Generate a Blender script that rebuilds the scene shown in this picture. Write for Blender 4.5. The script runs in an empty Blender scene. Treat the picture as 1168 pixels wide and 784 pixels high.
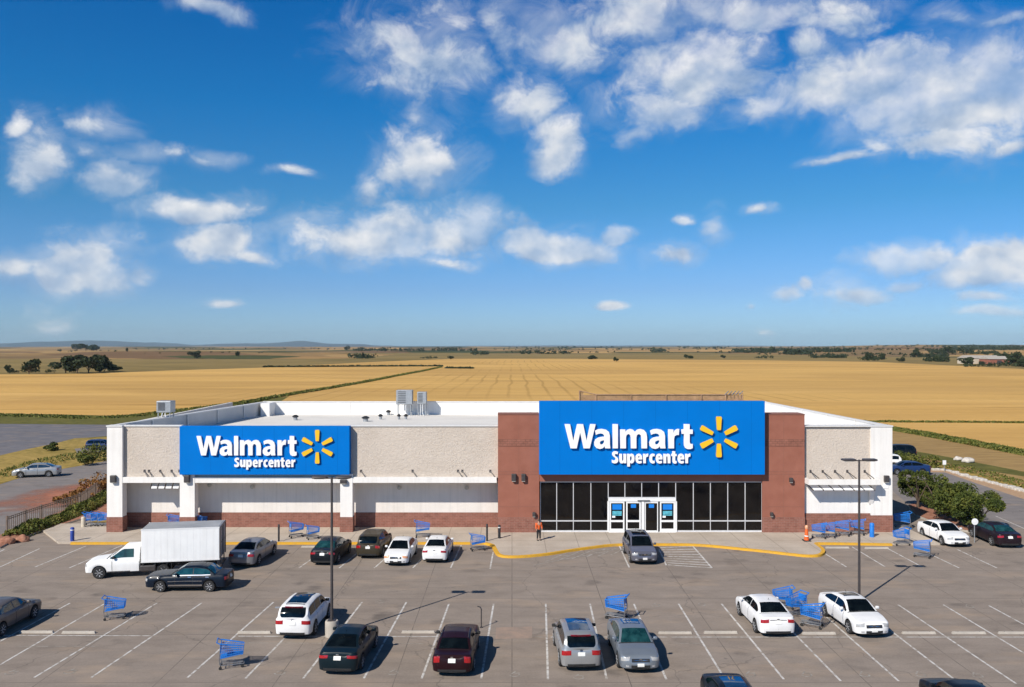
import bpy, bmesh, math, random
from mathutils import Vector, noise
from mathutils.bvhtree import BVHTree
R = math.radians
PI = math.pi
rnd = random.Random(7)
C = bpy.context.scene.collection
scene = bpy.context.scene

# ------------------------------------------------------------------ camera, sky, sun, exposure
H = 14.5                                  # height of the drone above the lot
cam = bpy.data.cameras.new('camera'); camo = bpy.data.objects.new('camera', cam); C.objects.link(camo)
camo.location = (0, 0, H); camo.rotation_euler = (R(90), 0, 0)
cam.sensor_width = 36; cam.lens = 36 * 1000 / 1168; cam.shift_y = 3 / 1168
cam.clip_start = 0.5; cam.clip_end = 60000
scene.camera = camo
scene.view_settings.view_transform = 'Standard'; scene.view_settings.look = 'None'
scene.view_settings.exposure = 0.12; scene.view_settings.gamma = 1
scene.view_settings.use_curve_mapping = False

SUN_EL = 38
tx, ty = 0.82, 1.0                        # the way the shadows run over the ground
SKY_STRENGTH = 0.085
world = bpy.data.worlds.new("World"); scene.world = world; world.use_nodes = True
sl = bpy.data.lights.new('sun', 'SUN'); sl.energy = 5.0; sl.angle = R(0.5); sl.color = (1.0, 0.93, 0.83)
so = bpy.data.objects.new('sun', sl); C.objects.link(so)
hd = math.hypot(tx, ty)
travel = Vector((tx / hd * math.cos(R(SUN_EL)), ty / hd * math.cos(R(SUN_EL)), -math.sin(R(SUN_EL))))
so.rotation_euler = travel.to_track_quat('-Z', 'Y').to_euler(); so.location = (-40, -50, 60)

def build_world():
    nt = world.node_tree; N = nt.nodes; L = nt.links; N.clear()
    def mth(op, a, b=None, c=None, clamp=False):
        n = N.new('ShaderNodeMath'); n.operation = op; n.use_clamp = clamp
        for i, v in enumerate((a, b, c)):
            if v is None: continue
            if isinstance(v, (int, float)): n.inputs[i].default_value = v
            else: L.new(v, n.inputs[i])
        return n.outputs[0]
    out = N.new('ShaderNodeOutputWorld'); bg = N.new('ShaderNodeBackground'); L.new(bg.outputs[0], out.inputs[0])
    bg.inputs[1].default_value = SKY_STRENGTH
    sky = N.new('ShaderNodeTexSky'); sky.sky_type = 'NISHITA'; sky.sun_disc = False
    sky.sun_elevation = R(SUN_EL); sky.sun_rotation = math.atan2(-tx, -ty)
    sky.air_density = 1.0; sky.dust_density = 0.6; sky.ozone_density = 3.0
    tc = N.new('ShaderNodeTexCoord'); sp = N.new('ShaderNodeSeparateXYZ'); L.new(tc.outputs['Generated'], sp.inputs[0])
    X, Y, Z = sp.outputs
    az = mth('ARCTAN2', X, Y); el = mth('ARCSINE', Z)
    # deeper blue with height, as a polarised lens records it
    ramp = N.new('ShaderNodeValToRGB'); L.new(mth('MULTIPLY', el, 1 / R(90), clamp=True), ramp.inputs[0])
    cr = ramp.color_ramp; cr.elements[0].position = 0.0; cr.elements[0].color = SKYR[0]
    cr.elements[1].position = 1.0; cr.elements[1].color = SKYR[-1]
    for p, c in zip((0.04, 0.10, 0.167, 0.25, 0.34, 0.5), SKYR[1:-1]):
        e = cr.elements.new(p); e.color = c
    mul = N.new('ShaderNodeMix'); mul.data_type = 'RGBA'; mul.blend_type = 'MULTIPLY'; mul.inputs[0].default_value = 1
    L.new(sky.outputs[0], mul.inputs[6]); L.new(ramp.outputs[0], mul.inputs[7])
    skyc = mul.outputs[2]
    L.new(skyc, bg.inputs[0])

SKYR = [(.74, 1.12, 1.76, 1), (.50, .80, 1.36, 1), (.25, .73, 1.10, 1), (.065, .68, 1.17, 1), (.008, .59, 1.18, 1), (.012, .54, 1.08, 1), (.16, .34, .50, 1), (.36, .42, .48, 1)]
CLOUDS = [
 (42,182,26,30,.85),(20,145,12,8,.8),(105,142,22,12,.45),(100,172,20,8,.4),(140,205,34,17,.9),(185,173,28,9,.7),(237,181,24,7,.6),
 (228,243,62,18,1.0),(245,283,46,24,1.05),(290,298,20,8,.9),(100,308,50,32,1.25),(20,307,34,17,1.05),(257,350,28,6,1.0),
 (337,201,28,6,.6),(480,65,72,46,.70),(450,95,50,18,.5),(575,30,18,42,.5),(478,190,52,42,1.1),(485,138,12,18,.6),(422,212,14,18,.6),
 (455,272,112,36,1.15),(545,265,55,26,1.0),(515,303,28,8,.9),(640,285,72,19,1.25),(712,272,24,9,.9),
 (608,122,38,28,.8),(640,165,30,38,.9),(650,50,60,46,.75),(740,22,72,40,.8),(795,85,92,42,.95),(760,125,62,22,.7),
 (700,120,22,30,.3),(860,18,105,25,.7),(950,22,60,18,.6),(930,55,26,20,.7),(990,95,120,36,.95),(1095,110,125,58,1.15),(1075,162,75,22,.9),
 (880,120,62,16,.6),(1010,70,50,22,.7),(960,183,45,7,.8),(1005,172,18,8,.8),(700,346,19,7,1.1),(782,247,13,7,.9),(815,259,12,17,.7),(867,244,14,5,.8),
 (772,295,22,12,.7),(1040,300,52,13,1.05),(1125,308,58,26,1.25),(1155,296,30,22,1.1),(978,335,36,15,.8),(1035,325,16,8,.8),
 (895,340,20,9,.6),(925,332,10,8,.6),(848,351,7,5,.7),(1120,345,22,7,.8),(1140,362,45,6,.7),(60,378,22,12,.4),(245,12,26,12,.6),
 (1135,18,40,8,.5),(1090,24,34,8,.5),(1150,170,25,7,.6),(870,384,12,5,.5),(420,225,20,12,.3)]
build_world()

# ------------------------------------------------------------------ helpers
def G(px, py, z=0.0):                      # ground point seen at a point of the survey picture
    Y = (H - z) * 1000 / (py - 395); return ((px - 584) * Y / 1000, Y)
Y0 = H * 1000 / 214                        # plane of the facade
K = Y0 / 1000
def wx(px): return (px - 584) * K
def wz(py): return H - (py - 395) * K

def tag(o, label=None, cat=None, group=None, kind=None):
    if label: o['label'] = label
    if cat: o['category'] = cat
    if group: o['group'] = group
    if kind: o['kind'] = kind
    return o
def thing(name, label, cat, loc=(0, 0, 0), rz=0.0, group=None, scale=1):
    o = bpy.data.objects.new(name, None); C.objects.link(o); o.empty_display_size = .3
    o.location = loc; o.rotation_euler = (0, 0, rz); o.scale = (scale,) * 3
    return tag(o, label, cat, group)
CH = {}
def reg(o, parent):
    o.parent = parent; CH.setdefault(parent.name, []).append(o)
def copy_tree(o, parent=None):
    c = o.copy(); C.objects.link(c)
    if parent: reg(c, parent)
    for ch in CH.get(o.name, []): copy_tree(ch, c)
    return c

class MB:
    def __init__(s): s.v = []; s.f = []; s.m = []
    def add(s, vs, fs, mi=0):
        b = len(s.v); s.v += [tuple(v) for v in vs]
        for f in fs: s.f.append(tuple(b + i for i in f)); s.m.append(mi)
    def box(s, x0, x1, y0, y1, z0, z1, mi=0):
        s.add([(x0,y0,z0),(x1,y0,z0),(x1,y1,z0),(x0,y1,z0),(x0,y0,z1),(x1,y0,z1),(x1,y1,z1),(x0,y1,z1)],
              [(0,3,2,1),(4,5,6,7),(0,1,5,4),(1,2,6,5),(2,3,7,6),(3,0,4,7)], mi); return s
    def rbox(s, x0, x1, y0, y1, z0, z1, r, mi=0):       # box with chamfered edges
        bm = bmesh.new(); vs = [bm.verts.new(p) for p in [(x0,y0,z0),(x1,y0,z0),(x1,y1,z0),(x0,y1,z0),(x0,y0,z1),(x1,y0,z1),(x1,y1,z1),(x0,y1,z1)]]
        for f in [(0,3,2,1),(4,5,6,7),(0,1,5,4),(1,2,6,5),(2,3,7,6),(3,0,4,7)]: bm.faces.new([vs[i] for i in f])
        bmesh.ops.bevel(bm, geom=list(bm.edges), offset=r, segments=2, affect='EDGES', profile=.5)
        bm.verts.index_update(); s.add([v.co[:] for v in bm.verts], [[v.index for v in f.verts] for f in bm.faces], mi); bm.free(); return s
    def obox(s, p0, p1, w, h, mi=0):                      # bar of rectangular section between two points
        p0 = Vector(p0); p1 = Vector(p1); d = (p1 - p0).normalized()
        up = Vector((0, 0, 1)) if abs(d.z) < .95 else Vector((0, 1, 0))
        a = d.cross(up).normalized() * w / 2; b = a.cross(d).normalized() * h / 2
        vs = [p + sa * a + sb * b for p in (p0, p1) for sa, sb in ((-1,-1),(1,-1),(1,1),(-1,1))]
        s.add(vs, [(0,1,2,3),(7,6,5,4),(0,4,5,1),(1,5,6,2),(2,6,7,3),(3,7,4,0)], mi); return s
    def tube(s, pts, r, n=8, mi=0, cap=True):
        pts = [Vector(p) for p in pts]; rs = r if isinstance(r, (list, tuple)) else [r] * len(pts)
        rings = []
        for i, p in enumerate(pts):
            d = (pts[min(i + 1, len(pts) - 1)] - pts[max(i - 1, 0)]).normalized()
            up = Vector((0, 0, 1)) if abs(d.z) < .9 else Vector((1, 0, 0))
            a = d.cross(up).normalized(); b = a.cross(d).normalized()
            rings.append([p + rs[i] * (math.cos(t) * a + math.sin(t) * b) for t in [2 * PI * k / n for k in range(n)]])
        vs = [q for rg in rings for q in rg]; fs = []
        for i in range(len(pts) - 1):
            for k in range(n):
                fs.append((i * n + k, i * n + (k + 1) % n, (i + 1) * n + (k + 1) % n, (i + 1) * n + k))
        if cap: fs.append(tuple(range(n))[::-1]); fs.append(tuple((len(pts) - 1) * n + k for k in range(n)))
        s.add(vs, fs, mi); return s
    def lathe(s, prof, n=16, axis='z', c=(0, 0, 0), mi=0):   # prof: (radius, height)
        vs = []
        for r, h in prof:
            for k in range(n):
                t = 2 * PI * k / n; a, b = r * math.cos(t), r * math.sin(t)
                vs.append((a + c[0], b + c[1], h + c[2]) if axis == 'z' else (a + c[0], h + c[1], b + c[2]))
        fs = []
        for i in range(len(prof) - 1):
            for k in range(n): fs.append((i * n + k, i * n + (k + 1) % n, (i + 1) * n + (k + 1) % n, (i + 1) * n + k))
        fs.append(tuple(range(n))[::-1]); fs.append(tuple((len(prof) - 1) * n + k for k in range(n)))
        s.add(vs, fs, mi); return s
    def prism(s, pts, z0, z1, mi=0, mtop=None):
        n = len(pts)
        if sum(pts[i][0] * pts[(i + 1) % n][1] - pts[(i + 1) % n][0] * pts[i][1] for i in range(n)) < 0: pts = pts[::-1]
        vs = [(x, y, z0) for x, y in pts] + [(x, y, z1) for x, y in pts]
        s.add(vs, [tuple(range(n))[::-1]] + [(i, (i + 1) % n, n + (i + 1) % n, n + i) for i in range(n)], mi)
        s.add(vs[n:], [tuple(range(n))], mi if mtop is None else mtop); return s
    def sheet(s, pts, z, mi=0):
        n = len(pts)
        if sum(pts[i][0] * pts[(i + 1) % n][1] - pts[(i + 1) % n][0] * pts[i][1] for i in range(n)) < 0: pts = pts[::-1]
        s.add([(x, y, z) for x, y in pts], [tuple(range(n))], mi); return s
    def build(s, name, mats, parent=None, smooth=None, loc=None):
        me = bpy.data.meshes.new(name); me.from_pydata(s.v, [], s.f)
        if not isinstance(mats, (list, tuple)): mats = [mats]
        for m in mats: me.materials.append(m)
        if len(mats) > 1: me.polygons.foreach_set('material_index', s.m)
        me.validate()
        if smooth is not None:
            me.polygons.foreach_set('use_smooth', [True] * len(me.polygons))
            me.set_sharp_from_angle(angle=R(smooth))
        me.update()
        o = bpy.data.objects.new(name, me); C.objects.link(o)
        if parent: reg(o, parent)
        if loc: o.location = loc
        return o

# ------------------------------------------------------------------ materials
M = {}
def newmat(name):
    m = bpy.data.materials.new(name); m.use_nodes = True; M[name] = m
    nt = m.node_tree; b = nt.nodes['Principled BSDF']; return m, nt, b
def setc(b, rough=.6, metal=0, spec=.5, coat=0):
    b.inputs['Roughness'].default_value = rough; b.inputs['Metallic'].default_value = metal
    b.inputs['Specular IOR Level'].default_value = spec; b.inputs['Coat Weight'].default_value = coat
    b.inputs['Coat Roughness'].default_value = .04
def objvec(nt, sc=(1, 1, 1), world_=False):
    if world_:
        g = nt.nodes.new('ShaderNodeNewGeometry'); src = g.outputs['Position']
    else:
        g = nt.nodes.new('ShaderNodeTexCoord'); src = g.outputs['Object']
    mp = nt.nodes.new('ShaderNodeVectorMath'); mp.operation = 'MULTIPLY'; mp.inputs[1].default_value = sc
    nt.links.new(src, mp.inputs[0]); return mp.outputs[0]
def noi(nt, vec, scale, detail=4, rough=.55, dist=0):
    n = nt.nodes.new('ShaderNodeTexNoise'); nt.links.new(vec, n.inputs['Vector'])
    n.inputs['Scale'].default_value = scale; n.inputs['Detail'].default_value = detail
    n.inputs['Roughness'].default_value = rough; n.inputs['Distortion'].default_value = dist; return n.outputs[0]
def rmp(nt, fac, stops):
    r = nt.nodes.new('ShaderNodeValToRGB'); nt.links.new(fac, r.inputs[0]); e = r.color_ramp.elements
    e[0].position, e[0].color = stops[0][0], (*stops[0][1], 1); e[1].position, e[1].color = stops[-1][0], (*stops[-1][1], 1)
    for p, c in stops[1:-1]: q = e.new(p); q.color = (*c, 1)
    return r.outputs[0]
def mixc(nt, fac, a, b, mode='MIX'):
    m = nt.nodes.new('ShaderNodeMix'); m.data_type = 'RGBA'; m.blend_type = mode
    for i, v in ((0, fac), (6, a), (7, b)):
        if isinstance(v, (int, float)): m.inputs[i].default_value = v
        elif isinstance(v, tuple): m.inputs[i].default_value = (*v, 1)
        else: nt.links.new(v, m.inputs[i])
    return m.outputs[2]
def mmath(nt, op, a, b=0.0, clamp=False):
    n = nt.nodes.new('ShaderNodeMath'); n.operation = op; n.use_clamp = clamp
    for i, v in ((0, a), (1, b)):
        if isinstance(v, (int, float)): n.inputs[i].default_value = v
        else: nt.links.new(v, n.inputs[i])
    return n.outputs[0]
def bump(nt, b, h, strength=.3, dist=.02):
    n = nt.nodes.new('ShaderNodeBump'); n.inputs['Strength'].default_value = strength; n.inputs['Distance'].default_value = dist
    nt.links.new(h, n.inputs['Height']); nt.links.new(n.outputs[0], b.inputs['Normal'])
def plain(name, col, rough=.6, metal=0, var=.12, scale=3, bmp=0, spec=.5, coat=0, bsc=40):
    m, nt, b = newmat(name); setc(b, rough, metal, spec, coat); v = objvec(nt)
    n = noi(nt, v, scale, 5)
    lo = tuple(c * (1 - var) for c in col); hi = tuple(min(1, c * (1 + var)) for c in col)
    nt.links.new(rmp(nt, n, [(.3, lo), (.7, hi)]), b.inputs['Base Color'])
    if bmp: bump(nt, b, noi(nt, v, bsc, 3), bmp, .02)
    return m

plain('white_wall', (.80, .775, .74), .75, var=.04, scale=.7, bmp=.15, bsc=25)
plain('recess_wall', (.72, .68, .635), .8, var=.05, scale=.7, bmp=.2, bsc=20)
plain('white_metal', (.80, .80, .80), .4, var=.03)
plain('frame_metal', (.55, .55, .56), .45, var=.05)
plain('fence_metal', (.16, .115, .09), .6, var=.2)
plain('dark_metal', (.055, .048, .048), .45, var=.15)
plain('black_metal', (.02, .02, .022), .5, var=.2)
plain('grey_metal', (.33, .35, .37), .45, metal=.3, var=.12, scale=6)
plain('chrome', (.65, .66, .68), .22, metal=1, var=.05)
plain('cart_steel', (.20, .21, .23), .6, metal=.3, var=.3)
plain('rubber', (.02, .02, .021), .8, var=.2)
plain('rim', (.50, .51, .53), .4, metal=.4, var=.1)
plain('rust_lattice', (.36, .22, .13), .8, var=.3, scale=2)
plain('cart_blue', (.015, .18, .60), .45, var=.12, scale=4)
plain('deep_blue', (.015, .05, .30), .5, var=.15)
plain('sign_blue', (.0, .160, .555), .6, var=.035, scale=.6, spec=.06)
plain('letter_white', (.86, .86, .86), .45, var=.01)
plain('spark_yellow', (.86, .50, .015), .45, var=.03)
plain('lamp_lens', (.45, .44, .40), .3, var=.1)
plain('cream', (.55, .48, .38), .7, var=.1)
plain('cone_orange', (.72, .12, .02), .5, var=.1)
plain('concrete', (.42, .38, .33), .85, var=.14, scale=2.5, bmp=.2)
plain('roof_membrane', (.72, .69, .64), .8, var=.07, scale=.25)
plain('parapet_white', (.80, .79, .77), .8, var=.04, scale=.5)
plain('parapet_shade', (.60, .585, .56), .8, var=.07, scale=.5)  # darker copy of parapet_white, shade of the unlit faces put into colour
plain('coping', (.70, .69, .67), .5, var=.05)
plain('stone', (.52, .48, .43), .9, var=.18, scale=3, bmp=.4, bsc=6)
plain('truck_white', (.88, .88, .87), .45, var=.04, scale=1.2)
plain('truck_roof', (.33, .34, .35), .6, var=.15, scale=1)
plain('poster_blue', (.01, .20, .68), .3, var=.03)
plain('poster_teal', (.10, .42, .52), .3, var=.3, scale=8)
plain('skin', (.45, .26, .18), .6, var=.05)
plain('bark', (.10, .07, .05), .9, var=.25, scale=8)
plain('amber', (.7, .35, .2), .25, var=.1)
plain('head_lens', (.40, .40, .40), .15, var=.15, scale=14, coat=1)
plain('tail_lens', (.34, .005, .010), .2, var=.2, scale=12, coat=1)
plain('plate', (.75, .75, .72), .5, var=.08, scale=20)
plain('kerb_grey', (.40, .365, .32), .85, var=.18, scale=1.5, bmp=.2)

for nm, amt in (('white_wall', .10), ('recess_wall', .12), ('brown_render', .0), ('truck_white', .07), ('parapet_white', .10)):
    if nm not in M or not amt: continue
    nt = M[nm].node_tree; b = nt.nodes['Principled BSDF']; src = b.inputs['Base Color'].links[0].from_socket
    st = noi(nt, objvec(nt, (2.2, 2.2, .10)), 1.6, 5, .7); st2 = noi(nt, objvec(nt), .5, 5, .6)
    nt.links.new(mixc(nt, mmath(nt, 'MULTIPLY', rmp(nt, st, [(.46, (0, 0, 0)), (.72, (1, 1, 1))]), mmath(nt, 'MULTIPLY', st2, amt * 4)), src, (.42, .38, .33)), b.inputs['Base Color'])
# seams between the sheets of the sign faces
nt = M['sign_blue'].node_tree; b = nt.nodes['Principled BSDF']; src = b.inputs['Base Color'].links[0].from_socket
sp = nt.nodes.new('ShaderNodeSeparateXYZ'); nt.links.new(objvec(nt), sp.inputs[0])
fr = mmath(nt, 'ABSOLUTE', mmath(nt, 'SUBTRACT', mmath(nt, 'FRACT', mmath(nt, 'MULTIPLY', sp.outputs[0], .41)), .5))
nt.links.new(mixc(nt, rmp(nt, fr, [(.004, (.35, .35, .35)), (.009, (0, 0, 0))]), src, (0, .06, .25)), b.inputs['Base Color'])
# textured split-face panel
m, nt, b = newmat('rough_panel'); setc(b, .9, spec=.08); v = objvec(nt)
vo = nt.nodes.new('ShaderNodeTexVoronoi'); nt.links.new(objvec(nt, (1, 1, 1)), vo.inputs['Vector']); vo.inputs['Scale'].default_value = 3.2
nb = noi(nt, v, 8.0, 8, .75, 0)
nt.links.new(mixc(nt, .35, rmp(nt, nb, [(.3, (.52, .445, .375)), (.7, (.74, .65, .56))]), rmp(nt, noi(nt, v, .4, 3), [(.35, (.55, .475, .40)), (.65, (.70, .615, .53))])), b.inputs['Base Color'])
bump(nt, b, nb, .8, .12)
# brown render with panel joints
m, nt, b = newmat('brown_render'); setc(b, .85, spec=.08); v = objvec(nt)
nt.links.new(rmp(nt, noi(nt, v, .9, 6, .6), [(.3, (.272, .106, .073)), (.7, (.33, .135, .095))]), b.inputs['Base Color']); bump(nt, b, noi(nt, v, 30, 3), .15, .02)
plain('joint', (.24, .10, .07), .9, var=.1)
# brick base
def brickmat(name, c1, c2, mortar, bw=.4, bh=.13, ms=.012):
    m, nt, b = newmat(name); setc(b, .9, spec=.2)
    t = nt.nodes.new('ShaderNodeTexCoord'); sp = nt.nodes.new('ShaderNodeSeparateXYZ'); nt.links.new(t.outputs['Object'], sp.inputs[0])
    cb = nt.nodes.new('ShaderNodeCombineXYZ'); nt.links.new(mmath(nt, 'ADD', sp.outputs[0], sp.outputs[1]), cb.inputs[0]); nt.links.new(sp.outputs[2], cb.inputs[1])
    br = nt.nodes.new('ShaderNodeTexBrick'); nt.links.new(cb.outputs[0], br.inputs['Vector'])
    br.inputs['Color1'].default_value = (*c1, 1); br.inputs['Color2'].default_value = (*c2, 1); br.inputs['Mortar'].default_value = (*mortar, 1)
    br.inputs['Scale'].default_value = 1; br.inputs['Brick Width'].default_value = bw; br.inputs['Row Height'].default_value = bh; br.inputs['Mortar Size'].default_value = ms
    n = noi(nt, t.outputs['Object'], 2.2, 5)
    nt.links.new(mixc(nt, .45, br.outputs[0], rmp(nt, n, [(.3, tuple(c * .75 for c in c1)), (.7, tuple(c * 1.2 for c in c2))])), b.inputs['Base Color'])
    bump(nt, b, br.outputs['Fac'], -.4, .02); return m
brickmat('brick', (.20, .078, .056), (.29, .125, .092), (.31, .23, .19))
brickmat('brick_band', (.24, .10, .07), (.30, .125, .09), (.15, .07, .05), .35, .17, .03)
# glass
m, nt, b = newmat('store_glass'); setc(b, .06, spec=.35); v = objvec(nt)
nt.links.new(rmp(nt, noi(nt, v, .8, 4, .6), [(.35, (.002, .002, .003)), (.75, (.012, .010, .009))]), b.inputs['Base Color'])
m, nt, b = newmat('car_glass'); setc(b, .05, spec=.35, coat=.0); v = objvec(nt)
nt.links.new(rmp(nt, noi(nt, v, 2.5, 3), [(.35, (.001, .002, .003)), (.75, (.006, .010, .012))]), b.inputs['Base Color'])
m, nt, b = newmat('teal_glass'); setc(b, .05, spec=.7, coat=.3); v = objvec(nt)
nt.links.new(rmp(nt, noi(nt, v, 2.5, 3), [(.35, (.003, .025, .03)), (.75, (.02, .085, .09))]), b.inputs['Base Color'])
m, nt, b = newmat('blue_glass'); setc(b, .05, spec=.8, coat=.5); v = objvec(nt)
nt.links.new(rmp(nt, noi(nt, v, 2.5, 3), [(.35, (.008, .02, .04)), (.75, (.02, .055, .11))]), b.inputs['Base Color'])
def paint(name, col, metal=.0, rough=.35, coat=.12):
    m, nt, b = newmat(name); setc(b, rough, metal, .18, coat); v = objvec(nt)
    n = noi(nt, v, 1.6, 5, .6); dusty = tuple(c * .90 + .003 for c in col)
    nt.links.new(rmp(nt, n, [(.35, dusty), (.65, col)]), b.inputs['Base Color'])
    return m
# parking concrete
def pavement(name, a, bcol, joint=True, cracks=True):
    m, nt, b = newmat(name); setc(b, .9, spec=.10); v = objvec(nt, world_=True)
    big = noi(nt, objvec(nt, (.5, 1.6, 1), True), .10, 6, .6, .8); mid = noi(nt, objvec(nt, (.7, 1.2, 1), True), .7, 6, .65); fine = noi(nt, v, 9, 4, .6)
    c = rmp(nt, big, [(.32, a), (.5, tuple((x + y) / 2 for x, y in zip(a, bcol))), (.68, bcol)])
    c = mixc(nt, .55, c, rmp(nt, mid, [(.3, tuple(x * .78 for x in a)), (.7, tuple(x * 1.12 for x in bcol))]))
    c = mixc(nt, .20, c, rmp(nt, fine, [(.3, tuple(x * .7 for x in a)), (.7, tuple(x * 1.2 for x in bcol))]))
    # old tyre grime running along the aisles
    st = noi(nt, objvec(nt, (.10, 1.3, 1), True), 1.0, 5, .6, .4)
    c = mixc(nt, rmp(nt, st, [(.52, (0, 0, 0)), (.74, (.24, .24, .24))]), c, tuple(x * .62 for x in a))
    # drips
    vo = nt.nodes.new('ShaderNodeTexVoronoi'); vo.feature = 'F1'; vo.inputs['Scale'].default_value = .42; nt.links.new(v, vo.inputs['Vector'])
    dm = mmath(nt, 'ADD', vo.outputs['Distance'], mmath(nt, 'MULTIPLY', mmath(nt, 'SUBTRACT', mid, .5), .9))
    few = rmp(nt, noi(nt, objvec(nt, (1, 1, 1), True), .21, 3, .6), [(.46, (0, 0, 0)), (.60, (1, 1, 1))])
    c = mixc(nt, mmath(nt, 'MULTIPLY', rmp(nt, dm, [(.08, (.60, .60, .60)), (.28, (0, 0, 0))]), few), c, (.085, .075, .07))
    # tan scuffed patches
    c = mixc(nt, rmp(nt, noi(nt, objvec(nt, (.6, 1.5, 1), True), .33, 4, .6), [(.53, (0, 0, 0)), (.70, (.45, .45, .45))]), c, (.41, .31, .225))
    if joint:
        br = nt.nodes.new('ShaderNodeTexBrick'); nt.links.new(v, br.inputs['Vector']); br.offset = 0
        br.inputs['Scale'].default_value = 1; br.inputs['Brick Width'].default_value = 5.1; br.inputs['Row Height'].default_value = 6.3; br.inputs['Mortar Size'].default_value = .022
        c = mixc(nt, mmath(nt, 'MULTIPLY', br.outputs['Fac'], rmp(nt, mid, [(.35, (.15, .15, .15)), (.6, (.75, .75, .75))])), c, (.09, .08, .07))
    if cracks:
        v2 = nt.nodes.new('ShaderNodeTexVoronoi'); v2.feature = 'DISTANCE_TO_EDGE'; v2.inputs['Scale'].default_value = .11
        wv = nt.nodes.new('ShaderNodeVectorMath'); wv.operation = 'ADD'; nt.links.new(v, wv.inputs[0])
        nn = nt.nodes.new('ShaderNodeTexNoise'); nn.inputs['Scale'].default_value = .6; nn.inputs['Detail'].default_value = 4; nt.links.new(v, nn.inputs['Vector'])
        sc = nt.nodes.new('ShaderNodeVectorMath'); sc.operation = 'SCALE'; sc.inputs['Scale'].default_value = 1.6; nt.links.new(nn.outputs[1], sc.inputs[0]); nt.links.new(sc.outputs[0], wv.inputs[1])
        nt.links.new(wv.outputs[0], v2.inputs['Vector'])
        c = mixc(nt, rmp(nt, v2.outputs['Distance'], [(.0015, (.5, .5, .5)), (.004, (0, 0, 0))]), c, (.10, .09, .08))
    nt.links.new(c, b.inputs['Base Color']); bump(nt, b, fine, .25, .01); return m
pavement('lot_concrete', (.235, .195, .163), (.31, .260, .220))
pavement('road_grey', (.19, .172, .165), (.25, .225, .215), joint=False)
pavement('far_asphalt', (.13, .13, .145), (.20, .19, .20), joint=False)
pavement('walk_concrete', (.40, .345, .285), (.50, .44, .37), joint=False, cracks=False)
def sidewalk_mat():
    m, nt, b = newmat('sidewalk'); setc(b, .88, spec=.25); v = objvec(nt, world_=True)
    c = rmp(nt, noi(nt, v, .5, 6, .6), [(.3, (.40, .335, .265)), (.7, (.54, .465, .38))])
    c = mixc(nt, .25, c, rmp(nt, noi(nt, v, 7, 4), [(.3, (.30, .25, .21)), (.7, (.55, .48, .41))]))
    br = nt.nodes.new('ShaderNodeTexBrick'); nt.links.new(v, br.inputs['Vector']); br.offset = 0
    br.inputs['Scale'].default_value = 1; br.inputs['Brick Width'].default_value = 2.4; br.inputs['Row Height'].default_value = 2.4; br.inputs['Mortar Size'].default_value = .03
    c = mixc(nt, mmath(nt, 'MULTIPLY', br.outputs['Fac'], .55), c, (.20, .17, .14))
    nt.links.new(c, b.inputs['Base Color']); return m
sidewalk_mat()
def worn_paint(name, col, under, lo=.36, hi=.50, scale=2.5):
    m, nt, b = newmat(name); setc(b, .8, spec=.25); v = objvec(nt, world_=True)
    n = noi(nt, v, scale, 7, .7); nt.links.new(rmp(nt, n, [(lo, under), (hi, col)]), b.inputs['Base Color']); return m
worn_paint('line_white', (.60, .58, .55), (.30, .26, .22), .38, .54)
worn_paint('line_faded', (.38, .35, .31), (.22, .19, .16), .40, .60)
worn_paint('kerb_yellow', (.66, .36, .03), (.52, .30, .06), .32, .55)
worn_paint('pink_patch', (.36, .26, .20), (.25, .205, .17), .35, .6, 1.2)
# natural ground
def natural(name, cols, s1, s2, sc=(1, 1, 1), bmp=.4, amt=.5):
    m, nt, b = newmat(name); setc(b, .95, spec=.1); v = objvec(nt, sc, True)
    a = noi(nt, v, s1, 6, .62, .6); c = rmp(nt, a, [(.28, cols[0]), (.5, cols[1]), (.72, cols[2])])
    n2 = noi(nt, v, s2, 5, .65); c2 = rmp(nt, n2, [(.3, tuple(x * .72 for x in cols[0])), (.7, tuple(min(1, x * 1.2) for x in cols[2]))])
    nt.links.new(mixc(nt, amt, c, c2), b.inputs['Base Color']); bump(nt, b, n2, bmp, .15); return m, nt, b
natural('dry_grass', [(.13, .11, .035), (.26, .19, .06), (.36, .25, .085)], .06, .9, (1, 1.5, 1))
natural('green_grass', [(.055, .065, .014), (.10, .105, .024), (.22, .18, .05)], .05, .8, (.6, 1.2, 1))
natural('verge_grass', [(.10, .10, .018), (.34, .24, .065), (.46, .31, .10)], .11, 1.2, (1, 1, 1))
natural('brown_field', [(.24, .15, .06), (.33, .21, .085), (.42, .28, .11)], .03, .5, (.5, 2, 1))
m, nt, b = natural('red_dirt', [(.40, .13, .075), (.46, .17, .10), (.38, .21, .15)], .3, 2.5)
def soft_edge(nt, b, cx, cy, rx, ry, ang):
    g = nt.nodes.new('ShaderNodeNewGeometry'); mp = nt.nodes.new('ShaderNodeMapping'); mp.vector_type = 'TEXTURE'; nt.links.new(g.outputs['Position'], mp.inputs[0])
    mp.inputs['Location'].default_value = (cx, cy, 0); mp.inputs['Rotation'].default_value = (0, 0, ang); mp.inputs['Scale'].default_value = (rx, ry, 1e6)
    ln = nt.nodes.new('ShaderNodeVectorMath'); ln.operation = 'LENGTH'; nt.links.new(mp.outputs[0], ln.inputs[0])
    d = mmath(nt, 'ADD', ln.outputs['Value'], mmath(nt, 'MULTIPLY', mmath(nt, 'SUBTRACT', noi(nt, objvec(nt, (1, 1, 1), True), .35, 6, .6), .5), 1.1))
    nt.links.new(rmp(nt, d, [(.45, (1, 1, 1)), (.95, (0, 0, 0))]), b.inputs['Alpha'])
soft_edge(nt, b, -39.5, 89, 8.5, 15, R(-22))
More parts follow.
